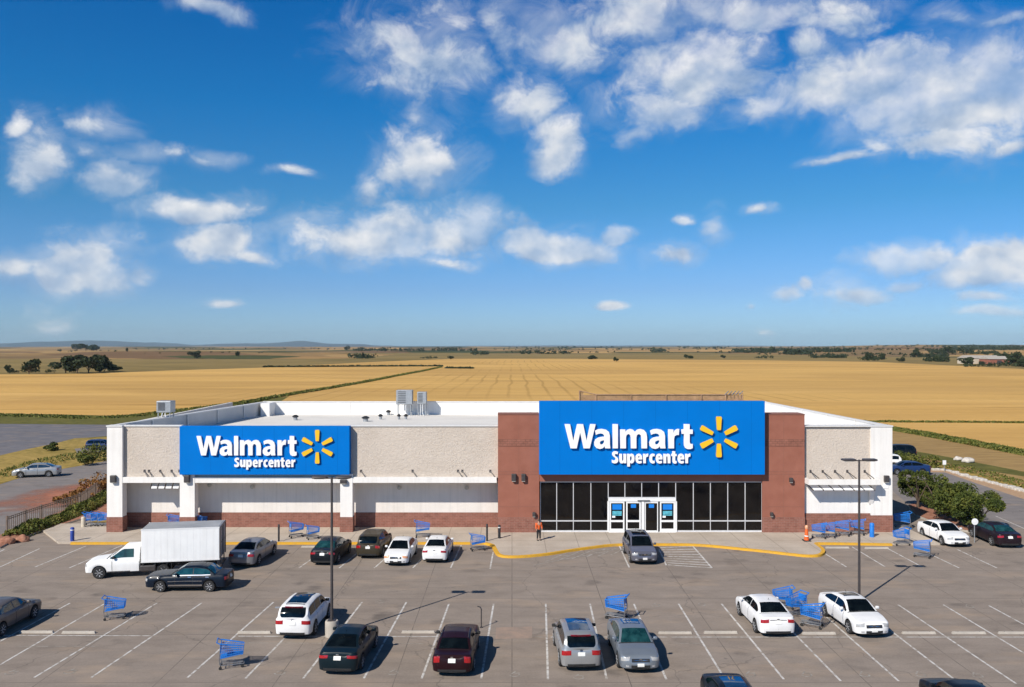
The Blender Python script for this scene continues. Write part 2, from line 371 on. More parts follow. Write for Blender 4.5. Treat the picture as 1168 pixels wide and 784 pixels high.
natural('orange_dirt', [(.42, .25, .14), (.50, .33, .20), (.38, .27, .18)], .3, 2.5)
natural('mulch', [(.22, .08, .045), (.32, .14, .09), (.42, .24, .17)], .9, 5)
natural('land', [(.12, .10, .035), (.24, .17, .06), (.33, .23, .08)], .004, .05, (.5, 1.5, 1))
def wheat(name, lo, mid, hi, lines=False):
    m, nt, b = newmat(name); setc(b, .95, spec=.08)
    a = noi(nt, objvec(nt, (.12, 1, 1), True), .028, 7, .62, .5); c = rmp(nt, a, [(.3, lo), (.5, mid), (.7, hi)])
    s = noi(nt, objvec(nt, (.05, 1, 1), True), .22, 6, .7, .3); c = mixc(nt, .42, c, rmp(nt, s, [(.3, tuple(x * .74 for x in lo)), (.7, tuple(x * 1.12 for x in hi))]))
    f = noi(nt, objvec(nt, (.3, 1, 1), True), 1.1, 6, .75); c = mixc(nt, .30, c, rmp(nt, f, [(.3, tuple(x * .66 for x in lo)), (.7, tuple(min(1, x * 1.15) for x in hi))]))
    p = noi(nt, objvec(nt, (.35, 1, 1), True), .011, 5, .6, 1.0); c = mixc(nt, rmp(nt, p, [(.42, (.55, .55, .55)), (.58, (0, 0, 0))]), c, tuple(x * y for x, y in zip(lo, (.86, .88, 1.05))))
    p2 = noi(nt, objvec(nt, (.15, 1, 1), True), .05, 6, .65, .8); c = mixc(nt, rmp(nt, p2, [(.54, (0, 0, 0)), (.68, (.5, .5, .5))]), c, (.74, .47, .17))
    # lodged dark streaks
    d = noi(nt, objvec(nt, (.018, .35, 1), True), .30, 5, .6, 1.2)
    c = mixc(nt, rmp(nt, d, [(.62, (0, 0, 0)), (.70, (.55, .55, .55))]), c, tuple(x * .50 for x in lo))
    if lines:
        sp = nt.nodes.new('ShaderNodeSeparateXYZ'); nt.links.new(objvec(nt, world_=True), sp.inputs[0])
        wob = noi(nt, objvec(nt, world_=True), .006, 3)
        ph = mmath(nt, 'ADD', mmath(nt, 'MULTIPLY', sp.outputs[0], .16), mmath(nt, 'MULTIPLY', wob, 1.2))
        fr = mmath(nt, 'ABSOLUTE', mmath(nt, 'SUBTRACT', mmath(nt, 'FRACT', ph), .5))
        ln = rmp(nt, fr, [(.03, (.42, .42, .42)), (.12, (0, 0, 0))])
        msk = rmp(nt, noi(nt, objvec(nt, (1, .5, 1), True), .009, 3), [(.44, (0, 0, 0)), (.56, (1, 1, 1))])
        c = mixc(nt, mmath(nt, 'MULTIPLY', ln, msk), c, tuple(x * .55 for x in lo))
    nt.links.new(c, b.inputs['Base Color']); bump(nt, b, f, .35, .25); return m
wheat('wheat', (.50, .285, .078), (.67, .395, .115), (.76, .47, .155))
wheat('wheat_lines', (.50, .29, .08), (.67, .40, .118), (.76, .475, .16), True)
# foliage
def leafmat(name, c1, c2, c3):
    m, nt, b = newmat(name); setc(b, .7, spec=.2); v = objvec(nt)
    n = noi(nt, v, 1.3, 4, .7); o = nt.nodes.new('ShaderNodeObjectInfo')
    c = rmp(nt, n, [(.32, c1), (.5, c2), (.68, c3)])
    nt.links.new(c, b.inputs['Base Color']); return m
leafmat('leaf', (.022, .035, .008), (.065, .085, .016), (.16, .16, .03))
leafmat('leaf_dark', (.018, .028, .012), (.032, .045, .018), (.055, .065, .025))
leafmat('leaf_hedge', (.05, .07, .012), (.10, .115, .022), (.22, .19, .05))
leafmat('leaf_rust', (.16, .07, .02), (.26, .12, .035), (.12, .12, .03))
# far hills, colour of each field held per corner
m, nt, b = newmat('far_fields'); setc(b, .95, spec=.05)
at = nt.nodes.new('ShaderNodeVertexColor'); at.layer_name = 'field'
n = noi(nt, objvec(nt, (.3, 1, 1), True), .02, 5, .65)
nt.links.new(mixc(nt, .55, at.outputs[0], rmp(nt, n, [(.3, (.55, .55, .55)), (.7, (1.25, 1.25, 1.25))]), 'MULTIPLY'), b.inputs['Base Color'])
plain('mountain', (.05, .07, .09), .95, var=.25, scale=.002)

# ------------------------------------------------------------------ terrain
def struct(mb, name, mat, **k): return tag(mb.build(name, mat, **k), kind='structure')
struct(MB().sheet([(-40000, -300), (40000, -300), (40000, 40000), (-40000, 40000)], -.06), 'ground', M['land'])
P = lambda *a: [G(x, y) for x, y in a]
struct(MB().sheet([(-420, 232), (420, 232)] + P((1500, 421), (1168, 421), (1000, 413), (868, 411), (640, 409.3), (520, 409.3), (420, 413.2), (300, 419.5), (200, 422.5), (100, 426.5), (-300, 429)), -.03), 'wheat_field', M['wheat_lines'])
struct(MB().sheet([(-420, 60)] + [(-420, 232.2), (420, 232.2), (420, 60), (60, 95)], -.035), 'near_wheat', M['wheat'])
def band(name, mat, pts, z): struct(MB().sheet(P(*pts), z), name, M[mat])
band('grass_strip', 'green_grass', [(-350, 466), (0, 472), (60, 472.5), (120, 474), (175, 473), (235, 466), (290, 458), (330, 452), (300, 470), (200, 492), (120, 500), (-350, 500)], -.022)
band('side_parking', 'far_asphalt', [(-450, 484), (0, 483.5), (122, 484.5), (200, 486), (200, 500), (150, 500), (121, 497.5), (85, 500.5), (60, 507), (30, 513), (0, 520), (-450, 560)], -.014)
band('verge', 'verge_grass', [(-450, 559), (0, 519.5), (30, 512.5), (60, 506.5), (85, 500), (150, 497), (250, 500), (250, 522), (121, 526), (60, 537), (30, 543), (0, 552), (-450, 640)], -.010)
band('side_road', 'road_grey', [(-450, 642), (0, 552.5), (30, 543), (60, 537), (121, 526), (250, 521), (250, 560), (121, 575), (91, 584), (40, 600), (8, 614), (-60, 640), (-450, 800)], -.006)
band('dirt_patch', 'red_dirt', [(-60, 615), (-40, 570), (0, 556), (40, 543), (75, 535.5), (121, 527.5), (190, 524), (200, 575), (125, 572), (60, 592), (8, 610)], .003)
band('paved_track', 'road_grey', [(85, 512), (122, 508), (150, 508), (150, 513), (110, 516), (88, 517)], -.005)
# right-hand land
band('stubble_field', 'brown_field', [(980, 486), (1018, 490), (1168, 519.5), (1500, 583), (1800, 900), (1400, 700), (1168, 562), (1100, 545), (1060, 536), (1018, 534), (980, 530)], -.024)
band('green_verge', 'green_grass', [(980, 508), (1018, 513), (1040, 514), (1080, 521), (1168, 538), (1500, 600), (1500, 608), (1168, 543.5), (1090, 531), (1068, 524), (1018, 519), (980, 518)], -.018)
band('lower_verge', 'verge_grass', [(980, 524), (1018, 524), (1068, 529), (1090, 534), (1168, 553), (1500, 640), (1500, 660), (1168, 560), (1080, 537), (1053, 539), (980, 545)], -.012)
band('track_bed', 'orange_dirt', [(1053, 536), (1085, 536.5), (1120, 546), (1168, 560), (1500, 655), (1500, 675), (1168, 571), (1117, 554), (1078, 540), (1053, 541)], -.008)
band('side_lane', 'road_grey', [(1000, 541), (1053, 538.5), (1078, 539), (1117, 552.5), (1168, 569.5), (1500, 672), (1500, 800), (1300, 700), (1168, 610), (1140, 600), (1100, 600), (1060, 600), (1000, 600)], -.004)
# the lot
struct(MB().sheet([(-120, 12), (90, 12), (90, G(0, 602)[1])] + P((1136, 602), (1040, 579), (1018, 560)) + [(31.5, 88), (29.4, 88), (29.4, 69), (-31.3, 69)] + P((95, 592), (14, 617), (0, 625), (-60, 655), (-450, 860)), 0), 'parking_lot', M['lot_concrete'])

# far rolling fields
def ramp_h(Y, X=0):
    if Y < 880: return -.5
    t = (Y - 880) / 1000
    base = -.5 + .3 * t + .30 * t * t if t < 3.5 else 4.2 + (t - 3.5) * .7
    am = min(1, t / .8) * (2.6 + 1.2 * min(t, 3.5))
    n = noise.noise(Vector((X / (420 + 160 * t) + 7.3, Y / 700, 1.7))) + .5 * noise.noise(Vector((X / 260 + 2, Y / 420, 4.4)))
    side = .0
    if X < -200 and t < 2.2: side = 3.2 * math.exp(-((X + 560) / 260) ** 2 - ((Y - 1400) / 240) ** 2) * 2.2
    u = X / Y
    if u > .2 and t > .15: side += (1 - math.exp(-((u - .2) / .14) ** 2)) * (8.5 * math.exp(-((Y - 1750) / 300) ** 2) + 13 * math.exp(-((Y - 2700) / 420) ** 2) + 19 * math.exp(-((Y - 4300) / 700) ** 2)) * (.75 + .5 * noise.noise(Vector((X / 500, Y / 600, 8))))
    return base + am * n * .8 + side
def far_land():
    NX = 260; rows = []; y = 884.0
    while y < 9500: rows.append(y); y *= 1.016
    vs = []; cols = []
    pal = [(.38, .23, .09), (.50, .31, .12), (.20, .12, .06), (.08, .085, .03), (.16, .12, .05), (.30, .19, .08), (.05, .06, .025), (.23, .15, .07), (.42, .27, .11)]
    for Y in rows:
        for i in range(NX + 1):
            u = -.78 + 1.56 * i / NX; X = u * Y
            vs.append((X, Y, ramp_h(Y, X)))
            ky = math.log(Y / 884) * 7.0; kx = u * 9
            wv = noise.noise(Vector((kx * .8, ky * .8, 2))) * .7
            c = noise.cell(Vector((kx * 1.0 + wv + .37 * math.floor(ky + wv * .6), math.floor(ky + wv * .6) * 3.1, 9.5)))
            p = pal[int(abs(c) * 9973) % len(pal)]
            cols.append(p)
    fs = []
    for r in range(len(rows) - 1):
        for i in range(NX):
            a = r * (NX + 1) + i; fs.append((a, a + 1, a + NX + 2, a + NX + 1))
    mb = MB(); mb.v = vs; mb.f = fs; mb.m = [0] * len(fs)
    o = struct(mb, 'hills', M['far_fields'], smooth=60)
    ca = o.data.color_attributes.new('field', 'FLOAT_COLOR', 'POINT')
    flat = []
    for c in cols: flat += [c[0], c[1], c[2], 1]
    ca.data.foreach_set('color', flat)
far_land()
def mountain(name, px0, px1, peak, D, seed):
    mb = MB(); n = 90; d = 10; vs = []
    for j in range(d + 1):
        Yj = D * (1 + .06 * j)
        for i in range(n + 1):
            t = i / n; px = px0 + (px1 - px0) * t; X = (px - 584) / 1000 * D
            env = math.sin(PI * t) ** .8 * math.sin(PI * (j / d)) ** .7
            hgt = (peak / 1000 * D) * env * (.55 + .75 * abs(noise.fractal(Vector((t * 3 + seed, j * .25, seed)), 1, 2, 5)) + .3 * math.sin(t * 3 + seed))
            vs.append((X, Yj, 2 + max(0, hgt)))
    fs = [(j * (n + 1) + i, j * (n + 1) + i + 1, (j + 1) * (n + 1) + i + 1, (j + 1) * (n + 1) + i) for j in range(d) for i in range(n)]
    mb.v = vs; mb.f = fs; mb.m = [0] * len(fs); struct(mb, name, M['mountain'], smooth=60)
mountain('mountain', 150, 420, 7.5, 11500, 2.1); mountain('mountain', -120, 90, 7.0, 11500, 5.7); mountain('mountain', 330, 1300, 2.4, 12500, 8.2)

# haze
hb = MB().box(-19000, 19000, -280, 17500, -1.06, 235).build('haze', bpy.data.materials.new('haze')); tag(hb, kind='stuff')
hm = hb.data.materials[0]; hm.use_nodes = True; hn = hm.node_tree; hn.nodes.clear()
ho = hn.nodes.new('ShaderNodeOutputMaterial'); hv = hn.nodes.new('ShaderNodeVolumePrincipled'); hn.links.new(hv.outputs[0], ho.inputs['Volume'])
hv.inputs['Color'].default_value = (.66, .88, 1, 1); hv.inputs['Density'].default_value = .000036; hv.inputs['Anisotropy'].default_value = 0.0

# ------------------------------------------------------------------ clouds, far beyond the haze
def build_clouds():
    import numpy as np
    RAD = 32000.0; NA, NE = 760, 250
    az = np.linspace(R(-52), R(52), NA); el = np.linspace(R(-.4), R(33), NE); A_, E_ = np.meshgrid(az, el)
    X = RAD * np.sin(A_) * np.cos(E_); Y = RAD * np.cos(A_) * np.cos(E_); Z = H + RAD * np.sin(E_)
    co = np.stack([X, Y, Z], -1).reshape(-1, 3).astype(np.float32)
    # slow warp so that no outline is an ellipse
    wa = np.zeros(A_.size); we = np.zeros(A_.size); af = A_.ravel(); ef = E_.ravel()
    for i in range(af.size):
        v = noise.turbulence_vector(Vector((af[i] * 15, ef[i] * 21, 3.3)), 3, False) if False else noise.noise_vector(Vector((af[i] * 16, ef[i] * 22, 3.3)))
        wa[i] = v.x; we[i] = v.y
    Aw = A_ + wa.reshape(A_.shape) * .020; Ew = E_ + we.reshape(A_.shape) * .013
    F = np.full(A_.shape, -3.0); Hh = np.zeros(A_.shape)
    for (px, py, rx, ry, st) in CLOUDS:
        a = math.atan((px - 584) / 1000); e = math.atan((395 - py) / 1000 * math.cos(a))
        u = (Aw - a) * 1000 / (rx * 1.15); v = (Ew - e) * 1000 / (ry * 1.22); v2 = np.where(v < 0, v * 1.25, v)
        f = (1 - np.sqrt(u * u + v2 * v2)) * st; g = f > F
        Hh = np.where(g, v, Hh); F = np.maximum(F, f)
    F = np.clip(F, -1.2, 1.5); Hh = np.clip(Hh, -1.5, 1.5)
    me = bpy.data.meshes.new('clouds'); idx = np.arange(NA * NE).reshape(NE, NA)
    q = np.stack([idx[:-1, :-1], idx[1:, :-1], idx[1:, 1:], idx[:-1, 1:]], -1).reshape(-1, 4)
    keep = np.maximum.reduce([F[:-1, :-1], F[1:, :-1], F[1:, 1:], F[:-1, 1:]]).ravel() > -1.0; q = q[keep]
    me.vertices.add(len(co)); me.vertices.foreach_set('co', co.ravel()); me.loops.add(q.size); me.loops.foreach_set('vertex_index', q.ravel().astype(np.int32))
    me.polygons.add(len(q)); me.polygons.foreach_set('loop_start', np.arange(0, q.size, 4, dtype=np.int32)); me.update(calc_edges=True)
    for nm, arr in (('body', F), ('rise', Hh)):
        at = me.attributes.new(nm, 'FLOAT', 'POINT'); at.data.foreach_set('value', arr.ravel().astype(np.float32))
    m, nt, b_ = newmat('cloud'); nt.nodes.remove(b_); N = nt.nodes; L = nt.links
    def attr(nm): n = N.new('ShaderNodeAttribute'); n.attribute_name = nm; return n.outputs['Fac']
    body, rise = attr('body'), attr('rise'); g = N.new('ShaderNodeTexCoord'); v = N.new('ShaderNodeVectorMath'); v.operation = 'MULTIPLY'
    L.new(g.outputs['Object'], v.inputs[0]); v.inputs[1].default_value = (1 / RAD, 1 / RAD, 1.25 / RAD); vec = v.outputs[0]
    def nz(scale, det, rough, off=(0, 0, 0), lac=2.0, dist=0):
        n = N.new('ShaderNodeTexNoise'); a = N.new('ShaderNodeVectorMath'); a.operation = 'ADD'; a.inputs[1].default_value = off; L.new(vec, a.inputs[0]); L.new(a.outputs[0], n.inputs['Vector'])
        n.inputs['Scale'].default_value = scale; n.inputs['Detail'].default_value = det; n.inputs['Roughness'].default_value = rough; n.inputs['Distortion'].default_value = dist; return n.outputs[0]
    mm = lambda op, x, y, clamp=False: mmath(nt, op, x, y, clamp)
    n1 = nz(23, 11, .62, dist=.35); ns = nz(17, 3.5, .5); n3 = nz(17, 3.5, .5, (-.010, 0, .016)); n2 = nz(8, 5, .55, (5, 2, 1))
    nn = mm('ADD', mm('MULTIPLY', mm('SUBTRACT', n1, .5), 1.7), mm('MULTIPLY', mm('SUBTRACT', n2, .5), .6))
    fld = mm('ADD', body, nn)
    def mr(x, lo, hi):
        r = N.new('ShaderNodeMapRange'); r.interpolation_type = 'SMOOTHSTEP'; L.new(x, r.inputs[0]); r.inputs[1].default_value = lo; r.inputs[2].default_value = hi; return r.outputs[0]
    core = mr(fld, -.05, .66)
    fade = mr(body, -.62, -.15)
    dens = mm('MULTIPLY', mm('MULTIPLY', core, fade), mm('ADD', .60, mm('MULTIPLY', mr(nz(9, 6, .6, (3, 1, 2)), .36, .60), .40)))
    veil = mm('MULTIPLY', mr(mm('ADD', body, mm('MULTIPLY', mm('SUBTRACT', nz(14, 8, .66, (2, 7, 4), dist=.8), .5), 2.6)), -.35, 1.0), .42)
    dens = mm('MAXIMUM', mm('MULTIPLY', dens, .95), mm('MULTIPLY', veil, mr(body, -.9, -.3)))
    painted_relief = mm('MULTIPLY', mm('SUBTRACT', ns, n3), 2.0)
    sh = mm('ADD', mm('ADD', mm('ADD', .60, painted_relief), mm('MULTIPLY', rise, .27)), mm('MULTIPLY', mm('SUBTRACT', 1.0, core), -.05), True)  # sunlit tops and shaded undersides painted into the glowing cloud colour
    col = rmp(nt, sh, [(.10, (.30, .40, .56)), (.42, (.46, .54, .66)), (.78, (.72, .74, .77)), (1.0, (.86, .85, .85))])
    em = N.new('ShaderNodeEmission'); L.new(col, em.inputs[0]); tr = N.new('ShaderNodeBsdfTransparent'); ms = N.new('ShaderNodeMixShader')
    L.new(dens, ms.inputs[0]); L.new(tr.outputs[0], ms.inputs[1]); L.new(em.outputs[0], ms.inputs[2]); L.new(ms.outputs[0], N['Material Output'].inputs[0])
    me.materials.append(m); o = bpy.data.objects.new('clouds', me); C.objects.link(o); tag(o, kind='structure')
build_clouds()

# ------------------------------------------------------------------ vegetation
def leaves(mb, pts, size, flat=0.3):
    for p in pts:
        s = size * rnd.uniform(.6, 1.35)
        a = Vector((rnd.gauss(0, 1), rnd.gauss(0, 1), rnd.gauss(0, 1))).normalized(); b = a.orthogonal().normalized()
        t = rnd.uniform(0, 2 * PI); b = math.cos(t) * b + math.sin(t) * a.cross(b); c = a.cross(b)
        p = Vector(p); mb.add([p - b * s, p - c * s * .6, p + b * s, p + c * s * .6], [(0, 1, 2, 3)])
def blob_points(c, r, n, seed, lumps=9, hollow=.35):
    cs = []
    for _ in range(lumps):
        d = Vector((rnd.gauss(0, 1), rnd.gauss(0, 1), rnd.gauss(0, .8))).normalized() * rnd.uniform(.35, .85)
        cs.append((Vector((d.x * r[0], d.y * r[1], d.z * r[2])), rnd.uniform(.32, .58)))
    out = []
    while len(out) < n:
        q, k = rnd.choice(cs); d = Vector((rnd.gauss(0, 1), rnd.gauss(0, 1), rnd.gauss(0, 1))).normalized() * rnd.uniform(hollow, 1.0) ** .5
        p = q + Vector((d.x * r[0], d.y * r[1], d.z * r[2])) * k
        if noise.noise(Vector((p.x / r[0] * 2.3 + seed, p.y / r[1] * 2.3, p.z / r[2] * 2.3))) > -.22: out.append((p.x + c[0], p.y + c[1], p.z + c[2]))
    return out
def tree(name, loc, hgt, rad, n, leaf, label, group=None, mat='leaf', trunk=.35, seed=0, lumps=10, z0=None, cat='tree'):
    o = thing(name, label, cat, loc, rnd.uniform(0, 6), group)
    th = hgt * trunk; tb = MB(); rr = hgt * .025 + .02
    top = (rnd.uniform(-.1, .1) * rad, rnd.uniform(-.1, .1) * rad, hgt * .72)
    tb.tube([(0, 0, -.1), (0, 0, th * .6), (top[0] * .4, top[1] * .4, th * 1.2), top], [rr * 1.3, rr, rr * .8, rr * .25], 7)
    for k in range(6):
        a = k * 1.05 + rnd.uniform(-.3, .3); z1 = th * rnd.uniform(.5, 1.1)
        e = (math.cos(a) * rad * rnd.uniform(.5, .8), math.sin(a) * rad * rnd.uniform(.5, .8), hgt * rnd.uniform(.5, .85))
        tb.tube([(0, 0, z1), (e[0] * .45, e[1] * .45, (z1 + e[2]) / 2 + .05 * hgt), e], [rr * .55, rr * .38, rr * .12], 5)
    tb.build('trunk', M['bark'], o, smooth=60)
    cb = MB(); cz = th * .55 + (hgt - th * .55) / 2; leaves(cb, blob_points((0, 0, cz), (rad, rad, (hgt - th * .55) / 2), n, seed, lumps), leaf)
    cb.build('crown', M[mat], o); return o

# shrub trees in the planting bed on the right
for i, (px, py, hgt, rad, lab) in enumerate([
    (1047, 581, 3.3, 1.65, 'bushy green tree at the store end of the planting bed'),
    (1070, 592, 3.35, 1.6, 'bushy green tree right behind the white coupe with two side windows'),
    (1093, 598, 3.2, 1.7, 'wide green tree in the middle right of the planting bed'),
    (1117, 605, 2.9, 1.55, 'low green tree at the bed end, just above the dark red sedan')]):
    x, y = G(px, py); tree('bushy_tree', (x, y, 0), hgt * 1.15, rad * 1.3, 7500, .095, lab, 'trees in the planting bed', seed=i * 3.1, trunk=.22, lumps=9)
bed = P((1036, 578), (1051, 575), (1100, 588), (1128, 600), (1136, 607), (1118, 610), (1095, 606), (1062, 596), (1044, 589))
struct(MB().prism(bed, -.02, .16, 0, 1), 'planting_bed', [M['kerb_grey'], M['mulch']])
def shrub(loc, r, label, mat='leaf_hedge', n=900, leaf=.09, group=None, cat='shrub', h=None):
    o = thing('shrub', label, cat, loc, 0, group); h = h or r
    s = MB()
    for k in range(7):
        a = k * .9; s.tube([(0, 0, 0), (math.cos(a) * r * .5, math.sin(a) * r * .5, h * 1.1)], [.03, .008], 5)
    s.build('stem', M['bark'], o)
    cb = MB(); leaves(cb, blob_points((0, 0, h * .75), (r, r, h * .8), n, r * 7, 8), leaf); cb.build('foliage', M[mat], o); return o
for (px, py, r, lab, mt) in [(1042, 533, 1.7, 'round low shrub at the lane bend beyond the store', 'leaf_hedge'), (1056, 535, 1.6, 'low green shrub next to the sign post at the lane bend', 'leaf_hedge'),
                             (1030, 531, 1.5, 'low green shrub nearest the store wall beyond the parked cars', 'leaf'),
                             (78, 578, 1.1, 'rust coloured shrub on the red dirt beyond the fence', 'leaf_rust'), (88, 574, 1.2, 'larger rust and green shrub on the red dirt beyond the fence', 'leaf_rust'),
                             (112, 566, 1.7, 'tall thin reddish shrub at the top end of the fence', 'leaf_rust'),
                             (108, 526, 1.9, 'green shrub on the verge next to the store corner', 'leaf_hedge'), (98, 531, 1.3, 'small green shrub on the verge beside the road', 'leaf_hedge'),
                             (60, 514, 1.0, 'tiny round shrub at the edge of the side parking', 'leaf')]:
    x, y = G(px, py); shrub((x, y, 0), r, lab, mt, 800, .13, h=r * .75)
# hedge beside the fence on the left
def hedge(name, label, pts, w, h, n, leaf, mat, cat='hedge'):
    mb = MB(); ls = []
    segs = [(Vector(a), Vector(b)) for a, b in zip(pts[:-1], pts[1:])]; tot = sum((b - a).length for a, b in segs)
    for a, b in segs:
        k = int(n * (b - a).length / tot); d = (b - a).normalized(); p = Vector((-d.y, d.x))
        for _ in range(k):
            t = rnd.random(); q = a + (b - a) * t; hh = h * (.75 + .5 * noise.noise(Vector((q.x * .5, q.y * .5, 1))))
            ang = rnd.uniform(0, PI); rr = math.sqrt(rnd.uniform(.3, 1)); s = math.cos(ang) * w / 2 * rr; z = abs(math.sin(ang)) * hh * rr
            ls.append((q.x + p.x * s, q.y + p.y * s, max(.03, z)))
    leaves(mb, ls, leaf); return tag(mb.build(name, M[mat]), label, cat)
hb_pts = P((14, 614), (48, 602), (92, 585.5), (112, 574), (125, 566))
hedge('hedge', 'green hedge running up between fence and kerb beside the store', hb_pts, 2.0, 1.0, 9000, .10, 'leaf_hedge')
struct(MB().prism(P((0, 626), (14, 618.5), (50, 606), (93, 593), (122, 592), (150, 575), (121, 560), (95, 575), (50, 592), (6, 609), (-20, 622)), -.02, .12, 0, 1), 'hedge_bed', [M['kerb_grey'], M['mulch']])
# weed lines between fields
def strip(name, label, pts, w, h, n, leaf, mat='leaf_hedge'):
    o = hedge(name, None, P(*pts), w, h, n, leaf, mat); tag(o, label, kind='stuff'); del_cat(o); return o
def del_cat(o):
    if 'category' in o: del o['category']
strip('ditch_weeds', 'dark weeds along the diagonal ditch through the wheat', [(270, 462), (300, 456), (340, 449), (380, 442.5), (420, 435.5), (450, 429.5), (480, 424), (503, 419)], 2.6, .7, 9000, .38)
strip('ditch_weeds', 'tall dark grass along the edge of the right field', [(985, 483.5), (1018, 489.5), (1060, 497), (1100, 504.5), (1168, 517.5), (1300, 543)], 3.2, .6, 13000, .2)
strip('ditch_weeds', 'thin dark weed line across the right field', [(985, 481.5), (1050, 481.8), (1100, 482), (1168, 482.6), (1300, 484)], 1.0, .35, 2600, .22)
strip('ditch_weeds', 'green weeds along the near edge of the left wheat', [(-100, 471), (20, 474), (60, 475), (110, 477), (160, 474), (200, 469), (245, 464), (280, 459)], 6, .25, 4500, .25)
strip('ditch_weeds', 'thin hedge line across the far wheat', [(300, 419), (380, 418.6), (450, 418.2), (505, 418)], 4, 1.0, 2500, .8, 'leaf_dark')
strip('ditch_weeds', 'small hedge fragment in the far wheat', [(509, 420.3), (540, 420.6)], 4, 1.0, 500, .9, 'leaf_dark')
strip('grass_tufts', 'grass tufts along the right lane', [(1062, 531), (1090, 533), (1120, 540), (1168, 553), (1230, 568)], 3, .4, 1100, .13)
strip('grass_tufts', 'yellow grass tufts on the left verge', [(-20, 545), (20, 538), (60, 525), (100, 517), (121, 516)], 5, .35, 1100, .13, 'leaf_hedge')

# distant trees
GRP = 'single trees far out in the fields'
def far_tree(px, py, hpx, wpx, label, mat='leaf_dark'):
    x, y = G(px, py) if py > 412 else ((px - 584) * 1.35, 1350)
    if py <= 412:
        y = 14500 / max(4, (py - 395)) if py > 404 else {404: 1500, 403: 1700, 402: 1900, 401: 2200, 400: 2500, 399: 2900}.get(int(py), 3200)
        # walk the terrain until it is seen at this height
        yy = 884.0
        while yy < 7000:
            xx = (px - 584) * yy / 1000
            if 395 + (H - ramp_h(yy, xx)) / yy * 1000 <= py: break
            yy *= 1.01
        y = yy; x = (px - 584) * y / 1000
    z = 0 if y < 884 else ramp_h(y, x)
    return tree('field_tree', (x, y, z), hpx * 1.15 * y / 1000, wpx * 1.4 * y / 2000, 900, max(.35, wpx * y / 2000 * .16), label, GRP, mat, trunk=.12, seed=px * .1, lumps=7)
for a in [(33, 427, 15, 18, 'lone dark tree left of the large clump on the left'), (11, 426, 8, 8, 'small tree at the far left near the frame edge'),
          (75, 425.5, 18, 22, 'leftmost dark tree of the large clump'), (88, 426, 21, 24, 'tallest dark tree of the large clump'), (101, 425.5, 19, 22, 'third dark tree of the large clump, counted from its left'),
          (113, 424.5, 18, 20, 'rightmost tall tree of the large clump'), (119, 424, 9, 16, 'low bush tree right of the large clump'), (130, 423.5, 7, 14, 'lowest bush tree at the right end of the large clump'),
          (88, 399.8, 6, 9, 'left tree on the hill crest at the left'), (98, 400.5, 8, 13, 'middle tree on the hill crest at the left'), (110, 400.8, 7, 12, 'right tree on the hill crest at the left'),
          (145, 402, 5, 3, 'thin upright tree on the far left crest'), (222, 409.5, 8, 10, 'small roundish tree in the field above the left sign'), (272, 407, 6, 6, 'small tree in the far field above the left wing roof'),
          (396, 400, 5, 5, 'small tree left of the long far wood'), (514, 410.5, 5, 5, 'tiny tree in the wheat above the wing roof'), (676, 410.5, 4, 10, 'low bush pair in the wheat above the main sign'),
          (703, 412.8, 5, 5, 'tiny lone bush in the open wheat above the main sign'), (786, 409.5, 5, 8, 'small tree on the wheat edge right of the sign logo'), (825, 409, 4, 5, 'tiny tree on the wheat edge above the right tower'),
          (989, 411, 10, 9, 'round dark tree at the field edge right of the store'), (1007, 411, 7, 7, 'smaller tree next to the round dark tree'), (1028, 413, 5, 7, 'small tree on the field edge, fourth tree from the right'),
          (1044, 408, 9, 10, 'dark tree on the slope at the right'), (1082, 405, 8, 9, 'tall dark tree on the upper slope at the right'), (1104, 416, 7, 14, 'bushy tree left of the pale farm barn'),
          (1120, 417, 5, 5, 'little tree in front of the pale farm barn'), (1158, 417, 13, 16, 'large dark tree right of the farm barn'), (1166, 420, 8, 10, 'dark tree at the right frame edge')]:
    far_tree(*a)
